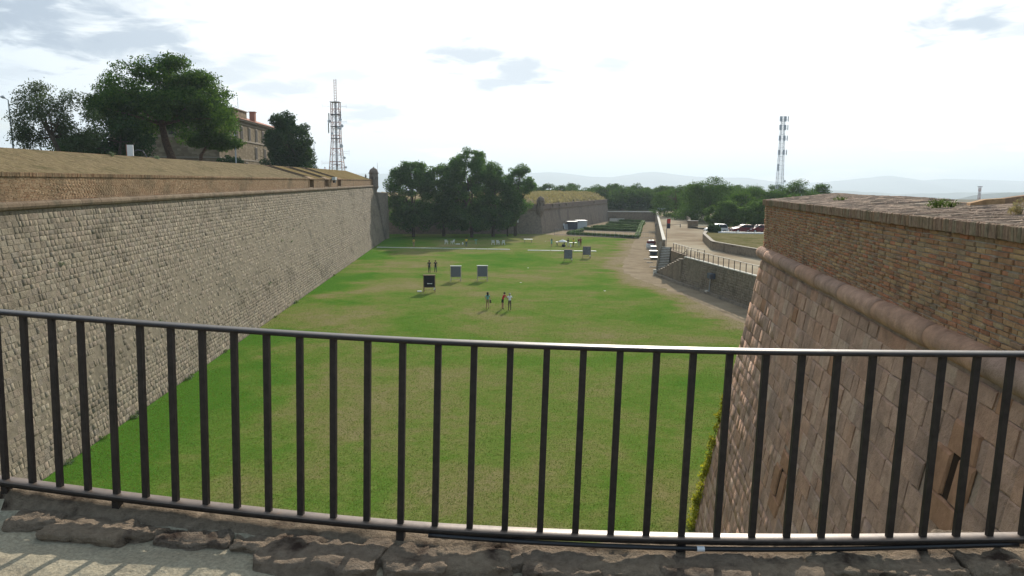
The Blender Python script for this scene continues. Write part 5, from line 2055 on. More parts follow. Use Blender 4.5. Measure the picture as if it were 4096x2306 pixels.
# individual pines at the right
def big_pine(seed, x, y, h, r, label, low=.5, n=14000, leaf='pine_needles', size=.42):
    return pine_proto(seed, h, r, label, (x, y, 3.5), 'pine_tree', 'pines above the car park', low, n, leaf, size)


big_pine(61, 51.0, 196, 11.6, 8.2, 'tall rounded pine left of the telecom mast above the terrace', .8, 24000)
big_pine(62, 58.5, 184, 10.2, 7.6, 'pine in front of the telecom mast, behind the small pale trees', .9, 22000)
big_pine(63, 67.5, 182, 10.9, 7.2, 'pine right of the telecom mast next to the brick bastion', .9, 22000)
big_pine(64, 46.5, 216, 9.4, 6.6, 'pine at the far end of the terrace left of the tall rounded pine', .9, 15000)
big_pine(65, 61.0, 164, 8.8, 6.2, 'lower pine behind the parked red cars', .95, 18000)
big_pine(66, 79.0, 196, 10.1, 5.4, 'pine crown just showing above the left corner of the brick bastion', .6, 9000)
big_pine(67, 52.5, 170, 8.2, 5.8, 'dark pine directly behind the small light green trees', .95, 16000)
for x, y, h, r, sd, lab in ((42.6, 153, 5.2, 4.0, 81, 'small light green tree shading the car park entrance'), (48.2, 149, 5.6, 4.6, 82, 'small light green tree behind the silver car'), (54.6, 146, 6.0, 4.4, 83, 'dark green tree by the red cars next to the bastion corner')):
    cl = envelope((x, y, 3.8 + h * .56), (r, r * .8, h * .5), 36, 1.15, sd, .7, .4)
    tree('small_tree', (x, y, 3.8), lab, cl, 13000, .38, 'light_leaf' if sd < 83 else 'broad_leaf', [(x, y, 3.7, .16), (x + .1, y, 5.2, .13), (x, y, 7, .07)], seed=sd, group='small trees of the car park')
for x, y, r, h, sd, lab in ((35.7, 133.4, 1.1, 1.2, 91, 'rounded bush at the corner of the white kerb'), (44.0, 119, 2.2, 3.4, 92, 'tall dark bush beside the brick bastion corner'), (41.2, 101, 1.4, 2.2, 93, 'dark bush on the bank just left of the brick bastion')):
    cl = envelope((x, y, 4.3 + h * .45), (r, r * .8, h * .6), 14, .7, sd, .85, .4)
    tree('bush', (x, y, 4.2), lab, cl, 3200, .3, 'dark_leaf', [(x, y, 4.0, .1), (x, y, 4.2 + h * .5, .05)], seed=sd, cat='bush', limbs=4)

# climbing plant on the corner of the near bastion
ev = thing('climbing_plant', tuple(foot), 'yellow green climbing plant on the corner edge of the near bastion', 'plant')
cl = []
rd = random.Random(3)
ce0, ce1 = foot, rwp(0, 0, 10.1)
for i in range(46):
    t = rd.random() ** 1.3 * .52
    p = ce0 + (ce1 - ce0) * t
    off = rd.uniform(-.05, .55) * (1 - t * 1.2) if i % 3 else rd.uniform(-.1, .12)
    p = p - RE * off + RN * .10
    r = rd.uniform(.10, .24) * (1.15 - t)
    cl.append((p[0], p[1], p[2], r, r, r * 1.4))
leaves('foliage', cl, 2600, .085, 'ivy_leaf', ev, 5, .2, .8)
mb = MB(); mb.tube([ce0 + RN * .08, ce0 + (ce1 - ce0) * .2 + RN * .07, ce0 + (ce1 - ce0) * .5 + RN * .06], [.03, .02, .006], 6); mb.build('stem', 'bark', ev)

# weeds
def weed(name, p, r, h, n, mat, label, seed, leaf=.1, cat='weed', group=None):
    t = thing(name, tuple(p), label, cat, group)
    cl = envelope((p[0], p[1], p[2] + h * .45), (r, r, h * .55), 9, r * .45, seed, .9, .2)
    leaves('foliage', cl, n, leaf, mat, t, seed, .1, .3)
    mb = MB()
    rd = random.Random(seed)
    for i in range(6):
        a = rd.random() * 6.28
        mb.tube([(p[0], p[1], p[2] - .02), (p[0] + r * .7 * math.cos(a), p[1] + r * .7 * math.sin(a), p[2] + h * .8)], [.008, .003], 4)
    mb.build('stems', mat, t)
    return t


q = rwp(-11.3, 1.0, 12.10); weed('weed_tuft', q, .22, .26, 420, 'weed_leaf', 'green weed tuft growing on the brick bastion top', 3, .05)
q = rwp(-11.0, 1.35, 12.12); weed('weed_tuft', q, .14, .14, 160, 'weed_leaf', 'small green weed left of the larger tuft on the bastion top', 13, .05)
q = rwp(-14.4, .9, 12.10); weed('weed_tuft', q, .16, .26, 260, 'straw_leaf', 'dry straw coloured weed on the brick bastion top near the right edge', 4, .05)
q = rwp(-5.0, 1.0, 12.09); weed('weed_tuft', q, .18, .16, 150, 'weed_leaf', 'low green weed near the left end of the bastion top', 5, .06)
for s_, off, lab, sd in ((55.0, 7.4, 'grey weed on the slope left of the white information panel', 6), (63.5, 7.6, 'grey weed on the slope right of the white information panel', 7)):
    weed('weed_tuft', lw(s_, off, zb(s_) - .15), .35, .4, 160, 'grey_weed', lab, sd, .16)
rd = random.Random(8)
for i in range(22):
    s_ = rd.choice([26, 33, 36, 39, 40.5, 42, 47, 54, 58, 62, 70, 78, 88, 100]) + rd.uniform(-1, 1)
    weed('wall_weed', lw(s_, -.12, 0), rd.uniform(.15, .4), rd.uniform(.12, .3), 60, rd.choice(['grey_weed', 'weed_leaf', 'weed_leaf']), 'small weed clump at the foot of the long left wall', 200 + i, .12, group='weeds at the foot of the left wall')
for i, (s_, z_) in enumerate(((84, 7.2), (78, 6.4), (82, 6.0), (70, 3.0), (36, 8.4), (30, 6.5), (88, 7.6), (62, 11.2), (91, 11.3), (101, 11.35), (45, 4.0))):
    weed('wall_weed', lw(s_, 2.2 * z_ / 11.18 - .05, z_), .22, .3, 60, 'grey_weed', 'small weed sprouting from a joint high on the long left wall', 300 + i, .1, group='weeds in the joints of the left wall')

# ================================================================== GARDEN, SHED, FENCE
def hedge(pts, w, h, label, seed):
    t = thing('box_hedge', (pts[0][0], pts[0][1], 0), label, 'hedge', 'clipped hedges of the moat garden')
    mb = MB()
    cl = []
    for a, b in zip(pts[:-1], pts[1:]):
        mb.bar((a[0], a[1], h * .45), (b[0], b[1], h * .45), w * .8, h * .9)
        L = math.hypot(b[0] - a[0], b[1] - a[1])
        n = max(2, int(L / .5))
        for i in range(n + 1):
            x, y = a[0] + (b[0] - a[0]) * i / n, a[1] + (b[1] - a[1]) * i / n
            cl.append((x, y, h * .55, w * .62, w * .62, h * .5))
    mb.build('core', 'hedge_leaf', t)
    leaves('foliage', cl, min(6000, 160 * len(cl)), .2, 'hedge_leaf', t, seed, .75, .6, .5)


hedge([(14.2, 187.2), (17.8, 185.4), (22.5, 181.6), (28.8, 176.6)], 1.3, .75, 'front clipped hedge strip of the moat garden behind the wire fence', 1)
hedge([(14.2, 187.6), (18.6, 201.2)], 1.2, .85, 'clipped hedge running away on the left side of the garden', 2)
hedge([(20.0, 208.0), (33.6, 202.0)], 1.5, .85, 'second clipped hedge across the garden', 3)
hedge([(23.4, 217.5), (35.4, 213.0)], 1.3, .8, 'third clipped hedge across the garden', 4)
hedge([(29.2, 231.0), (36.5, 216.5)], 1.1, .8, 'diagonal clipped hedge crossing from back left in the garden', 5)
hedge([(24.6, 219.5), (38.4, 228.5)], 1.1, .8, 'diagonal clipped hedge crossing from front left in the garden', 6)
hedge([(31.4, 242.5), (41.0, 236.0)], 1.3, .8, 'fourth clipped hedge across the far garden', 7)
hedge([(36.6, 257.0), (44.0, 254.0)], 1.5, .8, 'farthest clipped hedge by the end wall', 8)
hedge([(29.4, 177.0), (34.2, 202.4), (38.2, 224), (44.2, 254)], 1.2, .75, 'clipped hedge along the right side of the garden path', 9)

sh = thing('storage_shed', (17.5, 210, 0), 'grey storage container with pale door and white roof against the bastion', 'shed')
rz = .45
mb = MB(); mb.box((16.6, 209.6, 1.1), (2.6, 2.4, 2.2), 0.15); mb.build('dark_cabin', 'shed_dark', sh)
mb = MB(); mb.box((18.2, 208.75, 1.0), (1.2, .1, 1.9), 0.15); mb.build('door', 'shed_pale', sh)
mb = MB(); mb.box((19.5, 211.6, 1.2), (2.3, 3.2, 2.4), 0.15); mb.build('grey_cabin', 'shed_pale', sh)
mb = MB(); mb.box((16.5, 209.5, 2.26), (2.9, 2.8, .1), 0.15); mb.build('roof', 'white_paint', sh)
mb = MB(); mb.box((19.3, 211.6, 2.47), (2.9, 3.6, .1), 0.15); mb.build('roof', 'white_paint', sh)
t = thing('leaning_panels', (14.4, 209.5, 0), 'white panel leaning against the dark shed side', 'panel')
mb = MB(); mb.box((14.5, 208.8, .85), (.5, .06, 1.8), .2, rx=-.25, ry=-.32); mb.build('white_panel', 'white_paint', t)
mb = MB(); mb.box((15.0, 208.4, .8), (.7, .06, 1.6), .2, rx=-.22); mb.build('grey_panel', 'shed_grey', t)
mb = MB(); mb.box((14.0, 209.0, .55), (.8, .6, 1.1), .2); mb.build('dark_crate', 'shed_dark', t)


def wire_fence(name, pts, h, label, group=None):
    t = thing(name, (pts[0][0], pts[0][1], 0), label, 'fence', group)
    for a, b in zip(pts[:-1], pts[1:]):
        L = math.hypot(b[0] - a[0], b[1] - a[1])
        n = max(1, round(L / 5.5))
        for i in range(n + 1):
            x, y = a[0] + (b[0] - a[0]) * i / n, a[1] + (b[1] - a[1]) * i / n
            mb = MB(); mb.box((x, y, h / 2), (.07, .07, h)); mb.build('post', 'antenna_dark', t)
        for z in (h, .22):
            mb = MB(); mb.bar((a[0], a[1], z), (b[0], b[1], z), .07, .07); mb.build('rail', 'antenna_dark', t)
        mb = MB()
        k = max(2, int(L / 1.1))
        for i in range(1, k):
            x, y = a[0] + (b[0] - a[0]) * i / k, a[1] + (b[1] - a[1]) * i / k
            mb.tube([(x, y, .22), (x, y, h)], .012, 4)
        mb.build('wires', 'antenna_grey', t)


wire_fence('metal_fence', [(10.4, 186.0), (29.2, 175.4)], 1.5, 'low dark metal fence in front of the garden hedges', 'garden fences')
wire_fence('metal_gate', [(29.5, 175.3), (33.6, 176.6)], 1.5, 'metal gate closing the gravel path beside the garden', 'garden fences')
mb = MB(); mb.box((.9, 184.9, 3.6), (1.2, .06, 1.0)); tag(mb.build('wall_notice', 'white_paint'), 'small white notice on the dark bastion wall behind the trees', 'sign')

# ================================================================== ARCHERY RANGE
def target_board(x, y, rz, label, frame, face, w=1.32, mark=None, low=.62, foot=None):
    t = thing('target_board', (x, y, 0), label, 'target', 'archery target boards', rz)
    H_ = 2.0
    for sx in (-1, 1):
        mb = MB(); mb.bar((sx * w / 2, 0, 0), (sx * w / 2, .06, H_), .07, .07); mb.build('front_leg', frame, t, local=True)
        mb = MB(); mb.bar((sx * w / 2 * .9, .75, 0), (sx * w / 2 * .9, .10, H_ - .1), .06, .06); mb.build('rear_leg', frame, t, local=True)
    mb = MB(); mb.bar((-w / 2 - .06, .03, H_), (w / 2 + .06, .03, H_), .28, .07); mb.build('top_board', frame if frame == 'board_wood' else 'white_paint', t, local=True)
    mb = MB(); mb.bar((-w / 2, 0, low - .04), (w / 2, 0, low - .04), .06, .06); mb.build('shelf_rail', frame, t, local=True)
    mb = MB(); mb.bar((-w / 2, .02, .28), (w / 2, .02, .28), .05, .05); mb.build('cross_rail', frame, t, local=True)
    mb = MB(); mb.box((0, .0, (low + H_ - .06) / 2), (w - .09, .16, H_ - .06 - low)); pn = mb.build('panel', face, t, local=True)
    if mark == 'arrow':
        mb = MB(); mb.box((.02, -.09, 1.02), (.5, .012, .06)); mb.add([(-.26, -.1, 1.02), (-.14, -.1, 1.1), (-.14, -.1, .94)], [(0, 1, 2)]); mb.add([(.32, -.1, 1.1), (.22, -.1, 1.02), (.32, -.1, .94)], [(0, 1, 2)])
        mb.build('white_mark', 'white_paint', pn, local=True)
    if mark == 'sag':
        mb = MB(); mb.add([(-.6, -.1, 1.93), (.6, -.1, 1.93), (.5, -.16, 1.70), (.1, -.14, 1.86), (-.4, -.13, 1.74)], [(0, 4, 3), (0, 3, 1), (1, 3, 2)]); mb.build('loose_cover', 'board_face', pn, local=True)
    if foot:
        mb = MB(); mb.box((w / 2 - .08, -.05, .42), (.14, .06, .26), ry=.3); mb.build('score_tag', 'white_plastic', t, local=True)
    return t


target_board(-9.57, 86.0, rad(6), 'nearest target board with brown frame, black face and white arrow mark', 'board_wood', 'board_face_black', mark='arrow', foot=1)
target_board(-7.25, 95.9, rad(3), 'grey target board with white top, left of the two standing side by side', 'board_pale_wood', 'board_face')
target_board(-3.85, 96.5, rad(2), 'grey target board with white top, right of the two standing side by side', 'board_pale_wood', 'board_face')
target_board(9.1, 121.6, rad(2), 'grey target board with wrinkled cover in front of the white line at right', 'board_wood', 'board_face_grey', mark='sag', foot=1, low=.55)
target_board(12.75, 128.0, rad(0), 'target board standing farthest right, just before the white line', 'board_wood', 'board_face_grey', foot=1, low=.6)
mb = MB(); mb.box((-10.75, 86.3, .06), (.5, .3, .1), .1); tag(mb.build('white_block', 'white_plastic'), 'flat white block on the grass left of the nearest target board', 'block')

# shooting line of white planks on the grass
ORD = ['first', 'second', 'third', 'fourth', 'fifth', 'sixth', 'seventh', 'eighth', 'ninth', 'tenth', 'eleventh', 'last']


def planks(x0, y0, x1, y1, n, where, grp):
    for i in range(n):
        a, b = (i + .025) / n, (i + .975) / n
        mb = MB(); mb.bar((x0 + (x1 - x0) * a, y0 + (y1 - y0) * a, .06), (x0 + (x1 - x0) * b, y0 + (y1 - y0) * b, .06), .34, .10)
        o = mb.build('line_plank', 'white_paint')
        tag(o, where % (ORD[i] if i < n - 1 else 'last'), 'plank', grp)


planks(-26.5, 146.4, -.4, 143.4, 12, 'white plank, %s from the left wall in the long shooting line', 'planks of the left shooting line')
planks(2.9, 141.9, 15.9, 141.2, 6, 'white plank, %s from the left in the short shooting line at right', 'planks of the right shooting line')


def chair(x, y, rz, label):
    t = thing('plastic_chair', (x, y, 0), label, 'chair', 'white plastic chairs', rz)
    m = 'white_plastic'
    for sx in (-1, 1):
        for sy in (-1, 1):
            mb = MB(); mb.bar((sx * .27, sy * .26, 0), (sx * .23, sy * .22, .44), .05, .05); mb.build('leg', m, t, local=True)
        mb = MB(); mb.bar((sx * .27, -.24, .66), (sx * .27, .26, .68), .06, .04); mb.bar((sx * .27, -.24, .42), (sx * .27, -.24, .66), .05, .05); mb.build('armrest', m, t, local=True)
    mb = MB(); mb.box((0, 0, .45), (.52, .5, .05)); mb.build('seat', m, t, local=True)
    mb = MB()
    for k in range(-2, 3):
        mb.bar((k * .11, .24, .47), (k * .115, .34, .88), .07, .03)
    mb.bar((-.28, .345, .89), (.28, .345, .89), .06, .10)
    mb.build('backrest', m, t, local=True)


for x, y, rz, lab in ((-13.7, 155.6, 2.9, 'white plastic chair, leftmost of the row in the tree shade'), (-12.4, 155.7, -2.2, 'white plastic chair turned sideways, second from the left in the tree shade'),
                      (-4.0, 155.4, 3.1, 'white plastic chair, first of the three right of the yellow shirted man'), (-2.95, 155.7, 2.7, 'white plastic chair, middle of the three right of the yellow shirted man'),
                      (-1.85, 155.5, 3.3, 'white plastic chair, last of the three, nearest the low table')):
    chair(x, y, rz, lab)
mb = MB(); mb.box((-11.3, 155.2, .09), (.9, .4, .16), .2); tag(mb.build('white_bundle', 'white_plastic'), 'white bundle lying on the grass beside the sideways chair', 'bundle')
mb = MB(); mb.lathe([(.14, 0), (.16, .3), (.06, .42)], (-10.3, 155.2, 0), 10); tag(mb.build('white_canister', 'white_plastic'), 'small white canister on the grass left of the yellow shirted man', 'canister')
t = thing('teal_stand', (-7.6, 156, 0), 'small pale teal bow stand right of the yellow shirted man', 'stand')
mb = MB(); mb.bar((-7.75, 156, 0), (-7.55, 156, .9), .05, .05); mb.bar((-7.4, 156, 0), (-7.6, 156, .9), .05, .05); mb.build('legs', 'cloth_teal', t)
mb = MB(); mb.bar((-7.9, 156, .9), (-7.3, 156, .9), .08, .12); mb.build('crossbar', 'cloth_teal', t)


def table(x, y, w, d, h, top, label, rz=0, legs='antenna_dark'):
    t = thing('table', (x, y, 0), label, 'table', 'tables by the shooting line', rz)
    mb = MB(); mb.box((0, 0, h), (w, d, .06)); mb.build('tabletop', top, t, local=True)
    for sx in (-1, 1):
        for sy in (-1, 1):
            mb = MB(); mb.bar((sx * w * .36, sy * d * .4, 0), (sx * w * .42, sy * d * .4, h), .06, .06); mb.build('leg', legs, t, local=True)
        mb = MB(); mb.box((sx * w * .4, 0, h * .55), (.06, d * .7, h * .5)); mb.build('side_panel', legs, t, local=True)


table(3.4, 161.2, 1.9, .9, .75, 'white_paint', 'low table with white top and dark legs alone on the grass')
table(9.9, 153.5, 1.9, .9, .8, 'white_paint', 'white topped table between the teal dressed woman and the archers', .1)
table(12.4, 152.8, 1.5, .8, .72, 'white_paint', 'white table among the group of archers', -.1)
t = thing('folded_umbrella', (10.3, 153.4, .83), 'white and dark folded canopy heaped on the white topped table', 'canopy')
mb = MB(); mb.lathe([(.95, 0), (.8, .12), (.45, .3), (.1, .42)], (10.3, 153.4, .84), 9); mb.build('canopy', 'tarp_white', t)
mb = MB(); mb.box((9.6, 153.2, .9), (.5, .4, .12), .3); mb.build('dark_fold', 'blue_grey', t)
t = thing('black_bag', (10.3, 151.2, 0), 'black bag on the grass beside the archers', 'bag')
mb = MB(); mb.lathe([(.32, 0), (.42, .18), (.35, .4), (.14, .55)], (10.35, 151.2, 0), 9); mb.build('body', 'cloth_black', t, smooth=True)
mb = MB(); mb.tube([(10.15, 151.2, .5), (10.2, 151.2, .68), (10.5, 151.2, .68), (10.55, 151.2, .5)], .025, 6); mb.build('handle', 'cloth_black', t)
mb = MB(); mb.lathe([(.1, 0), (.1, .5), (.05, .56)], (11.75, 150.6, 0), 8); tag(mb.build('white_quiver', 'white_plastic'), 'white upright quiver tube standing between the archers', 'quiver')
for x, y, lab in ((7.3, 165, 'white scrap of paper on the grass between the low table and the fence'), (2.4, 112, 'tiny white scrap on the grass right of the two side by side targets'), (11.0, 88, 'white scrap on the grass near the gravel path'), (1.1, 95, 'tiny white scrap on the grass right of the grey targets')):
    mb = MB(); mb.box((x, y, .03), (.22, .10, .03), .3); tag(mb.build('paper_scrap', 'white_paint'), lab, 'paper', 'paper scraps on the lawn')

# things standing along the terrace wall
t = thing('builders_bag', (27.4, 148.3, 0), 'big white rubble bag with folded tarpaulin beside the terrace wall', 'bag')
mb = MB(); mb.lathe([(.75, 0), (.92, .3), (.9, .8), (.8, 1.05), (.7, 1.0)], (27.4, 148.3, 0), 9, a0=.3); mb.build('body', 'tarp_white', t)
rock(27.5, 148.3, 1.15, .75, .6, .38, .2, 5.0, t, 6).data.materials[0] = MAT['cloth_maroon']
mb = MB(); mb.lathe([(.6, 0), (.8, .15), (.55, .4), (.2, .5)], (27.5, 148.5, 1.2), 8); mb.build('tarpaulin', 'tarp_white', t)
for i, (x, y, w, h, lab) in enumerate(((27.2, 144.2, 1.0, .75, 'grey bin with white lid beside the big white bag'), (25.4, 134.6, 1.3, .72, 'dark green bin with white lid at the terrace wall'), (24.0, 126.5, 1.2, .35, 'low bench with white top by the terrace wall nearest the stairs'), (29.3, 158.0, .9, .9, 'dark box with pale top by the gate at the terrace wall'))):
    t = thing('wall_bin', (x, y, 0), lab, 'bin' if i < 2 else ('bench' if i == 2 else 'box'), 'things along the terrace wall')
    mb = MB(); mb.prism([(x - w * .42, y - .45), (x + w * .42, y - .45), (x + w * .42, y + .45), (x - w * .42, y + .45)], 0, h, top=[(x - w * .5, y - .52), (x + w * .5, y - .52), (x + w * .5, y + .52), (x - w * .5, y + .52)]); mb.build('body', ['shed_grey', 'blue_grey', 'step_stone', 'antenna_dark'][i], t)
    mb = MB(); mb.box((x, y, h + .045), (w * 1.08, 1.12, .08)); mb.build('lid', 'white_paint', t)
for x, y, lab in ((22.3, 121.0, 'pale wooden sleeper lying on the gravel nearest the stairs'), (21.6, 114.5, 'pale wooden sleeper on the gravel left of the stairs foot'), (22.8, 126.8, 'farthest pale wooden sleeper on the gravel')):
    mb = MB(); mb.bar((x - .5, y, .07), (x + .5, y - .1, .07), .22, .12); tag(mb.build('sleeper', 'board_pale_wood'), lab, 'sleeper', 'sleepers on the gravel')

# box on a post by the ramp wall
t = thing('speaker_box', (22.6, 85, 0), 'blue grey equipment box on a pale conduit fixed to the ramp wall', 'box')
mb = MB(); mb.box((22.72, 85.0, 2.25), (.5, 1.2, .6), .13); mb.build('housing', 'blue_grey', t)
mb = MB(); mb.box((22.5, 84.3, 2.25), (.35, .25, .46), .13); mb.build('front', 'antenna_dark', t)
mb = MB(); mb.tube([(22.78, 85.5, 2.0), (22.76, 85.6, 1.2), (22.72, 85.7, .3)], .06, 6); mb.build('conduit', 'galvanised', t)
mb = MB(); mb.box((22.45, 85.7, .4), (.3, .5, .18)); mb.build('foot_block', 'white_coping', t)

# red and black banner
t = thing('banner_sign', (22.85, 111.3, 3.5), 'red and black vertical banner sign on a dark pole at the stair head', 'sign')
mb = MB(); mb.tube([(22.85, 111.3, 3.5), (22.88, 111.3, 7.4)], .045, 8); mb.build('pole', 'antenna_dark', t)
mb = MB(); mb.box((23.13, 111.3, 7.2), (.5, .035, .62)); bn = mb.build('red_panel', 'banner_red', t)
mb = MB(); mb.box((23.13, 111.3, 6.5), (.5, .035, .76)); mb.build('black_panel', 'banner_black', t)
mb = MB(); mb.box((23.13, 111.3, 7.535), (.54, .05, .05)); mb.build('top_bar', 'banner_black', t)
mb = MB()
for k, wd in enumerate((.22, .3, .26)):
    mb.box((23.16, 111.277, 7.3 - k * .1), (wd, .006, .03))
mb.build('lettering', 'chimney_brick', bn)
# chain bollards on the terrace
for x, y, lab in ((36.1, 161.7, 'dark bollard at the car park end of the chain'), (31.2, 163.6, 'dark bollard at the left end of the chain near the banner')):
    t = thing('bollard', (x, y, 3.5), lab, 'bollard', 'terrace bollards')
    mb = MB(); mb.lathe([(.09, 0), (.08, .6), (.1, .66), (.06, .72)], (x, y, 3.5), 8); mb.build('post', 'antenna_dark', t)
mb = MB(); mb.tube([(31.2, 163.6, 4.1), (32.5, 163.1, 3.88), (34, 162.5, 3.9), (36.1, 161.7, 4.1)], .035, 5); tag(mb.build('barrier_chain', 'antenna_dark'), 'dark sagging chain between the two terrace bollards', 'chain')


# ================================================================== CARS
def car(loc, rz, paint, label, L=4.2, w=1.75, h=1.5):
    t = thing('parked_car', loc, label, 'car', 'parked cars', rz)
    lo = [(-L / 2, .35), (-L / 2 + .05, .8), (-L / 2 + .12, .95), (L / 2 - 1.15, .98), (L / 2 - .25, .82), (L / 2, .6), (L / 2, .32), (L / 2 - .4, .24), (-L / 2 + .4, .24)]
    n = len(lo)
    V, F = [], []
    for yy, k in ((-w / 2, .94), (-w / 2 - .0, 1.0), (w / 2, 1.0), (w / 2, .94)):
        pass
    lay = [(-w / 2 + .10, .93), (-w / 2, 1.0), (w / 2, 1.0), (w / 2 - .10, .93)]
    lay = [(-w / 2, .0), (-w / 2 + .08, .05), (w / 2 - .08, .05), (w / 2, .0)]
    ys = [-w / 2 + .02, -w / 2 + .16, w / 2 - .16, w / 2 - .02]
    for j, yy in enumerate(ys):
        g = .0 if j in (1, 2) else -.05
        for x, z in lo:
            V.append((x * (1 + g / 2), yy, z + (g * .7 if z > .6 else -g * .3)))
    for j in range(3):
        for i in range(n):
            F.append((j * n + i, j * n + (i + 1) % n, (j + 1) * n + (i + 1) % n, (j + 1) * n + i))
    F += [tuple(range(n)), tuple(range(4 * n - 1, 3 * n - 1, -1))]
    mb = MB(); mb.add(V, F); body = mb.build('body', paint, t, local=True)
    # greenhouse: roof shell, pillars and glass
    ca = [(-L / 2 + .15, .96), (-L / 2 + .45, h - .06), (-.1, h), (L / 2 - 2.0 + .15, h - .08), (L / 2 - 1.1, .98)]
    mb = MB()
    V = []
    for sy in (-1, 1):
        for x, z in ca:
            V.append((x, sy * (w / 2 - (.08 if z < 1.1 else .24)), z))
    F = [(0, 1, 6, 5), (3, 4, 9, 8), (0, 4, 3, 2, 1), (5, 6, 7, 8, 9)]
    mb.add(V, F); mb.build('window', 'glass_dark', t, local=True)
    mb = MB()
    for sy in (-1, 1):
        pts = [(x, sy * (w / 2 - (.075 if z < 1.1 else .235)), z) for x, z in ca]
        for a, b in zip(pts[:-1], pts[1:]):
            mb.bar(a, b, .07, .07)
        mb.bar((-.35, sy * (w / 2 - .075), .97), (-.3, sy * (w / 2 - .23), h - .02), .08, .04)
    mb.add([(x, sy * (w / 2 - .22), z + .02) for sy in (-1, 1) for x, z in ca[1:4]], [(0, 1, 4, 3), (1, 2, 5, 4)])
    mb.build('roof', paint, t, local=True)
    for sx in (-1, 1):
        for sy in (-1, 1):
            x = sx * L * .31
            mb = MB(); mb.tube([(x, sy * (w / 2 - .2), .31), (x, sy * (w / 2 + .005), .31)], .31, 16); wh = mb.build('wheel', 'tyre', t, local=True)
            mb = MB(); mb.tube([(x, sy * (w / 2), .31), (x, sy * (w / 2 + .02), .31)], .2, 12); mb.build('rim', 'rim', wh, local=True)
    for sy in (-1, 1):
        mb = MB(); mb.box((L / 2 - .1, sy * (w / 2 - .3), .68), (.25, .34, .15), ry=.3); mb.build('headlight', 'lamp_clear', t, local=True)
        mb = MB(); mb.box((-L / 2 + .06, sy * (w / 2 - .22), .8), (.1, .2, .28)); mb.build('tail_light', 'lamp_red', t, local=True)
        mb = MB(); mb.box((L / 2 - 1.35, sy * (w / 2 + .08), 1.02), (.16, .2, .13)); mb.build('mirror', paint, t, local=True)
        mb = MB(); mb.box((-.55, sy * (w / 2 - .005), .82), (.18, .04, .04)); mb.build('door_handle', paint, t, local=True)
    for x, z in ((L / 2 + .01, .42), (-L / 2 - .01, .45)):
        mb = MB(); mb.box((x, 0, z), (.12, w - .12, .2)); mb.build('bumper', paint, t, local=True)
        mb = MB(); mb.box((x + (.065 if x > 0 else -.065), 0, z + .02), (.02, .5, .11)); mb.build('number_plate', 'white_plastic', t, local=True)


car((37.3, 137.4, 3.9), math.pi + .04, 'car_silver', 'silver hatchback parked behind the white kerb and bush', 4.1, 1.75, 1.62)
car((42.6, 139.0, 3.9), math.pi + .15, 'car_red', 'dark red car parked right of the silver hatchback', 4.2, 1.75, 1.45)
car((45.4, 138.6, 3.9), math.pi + .3, 'car_red', 'second dark red car half hidden behind the first red car', 4.2, 1.75, 1.45)
car((53.4, 268.5, 3.52), math.pi / 2 + .5, 'car_white', 'white car parked in the shade at the far end of the terrace', 4.3, 1.8, 1.7)


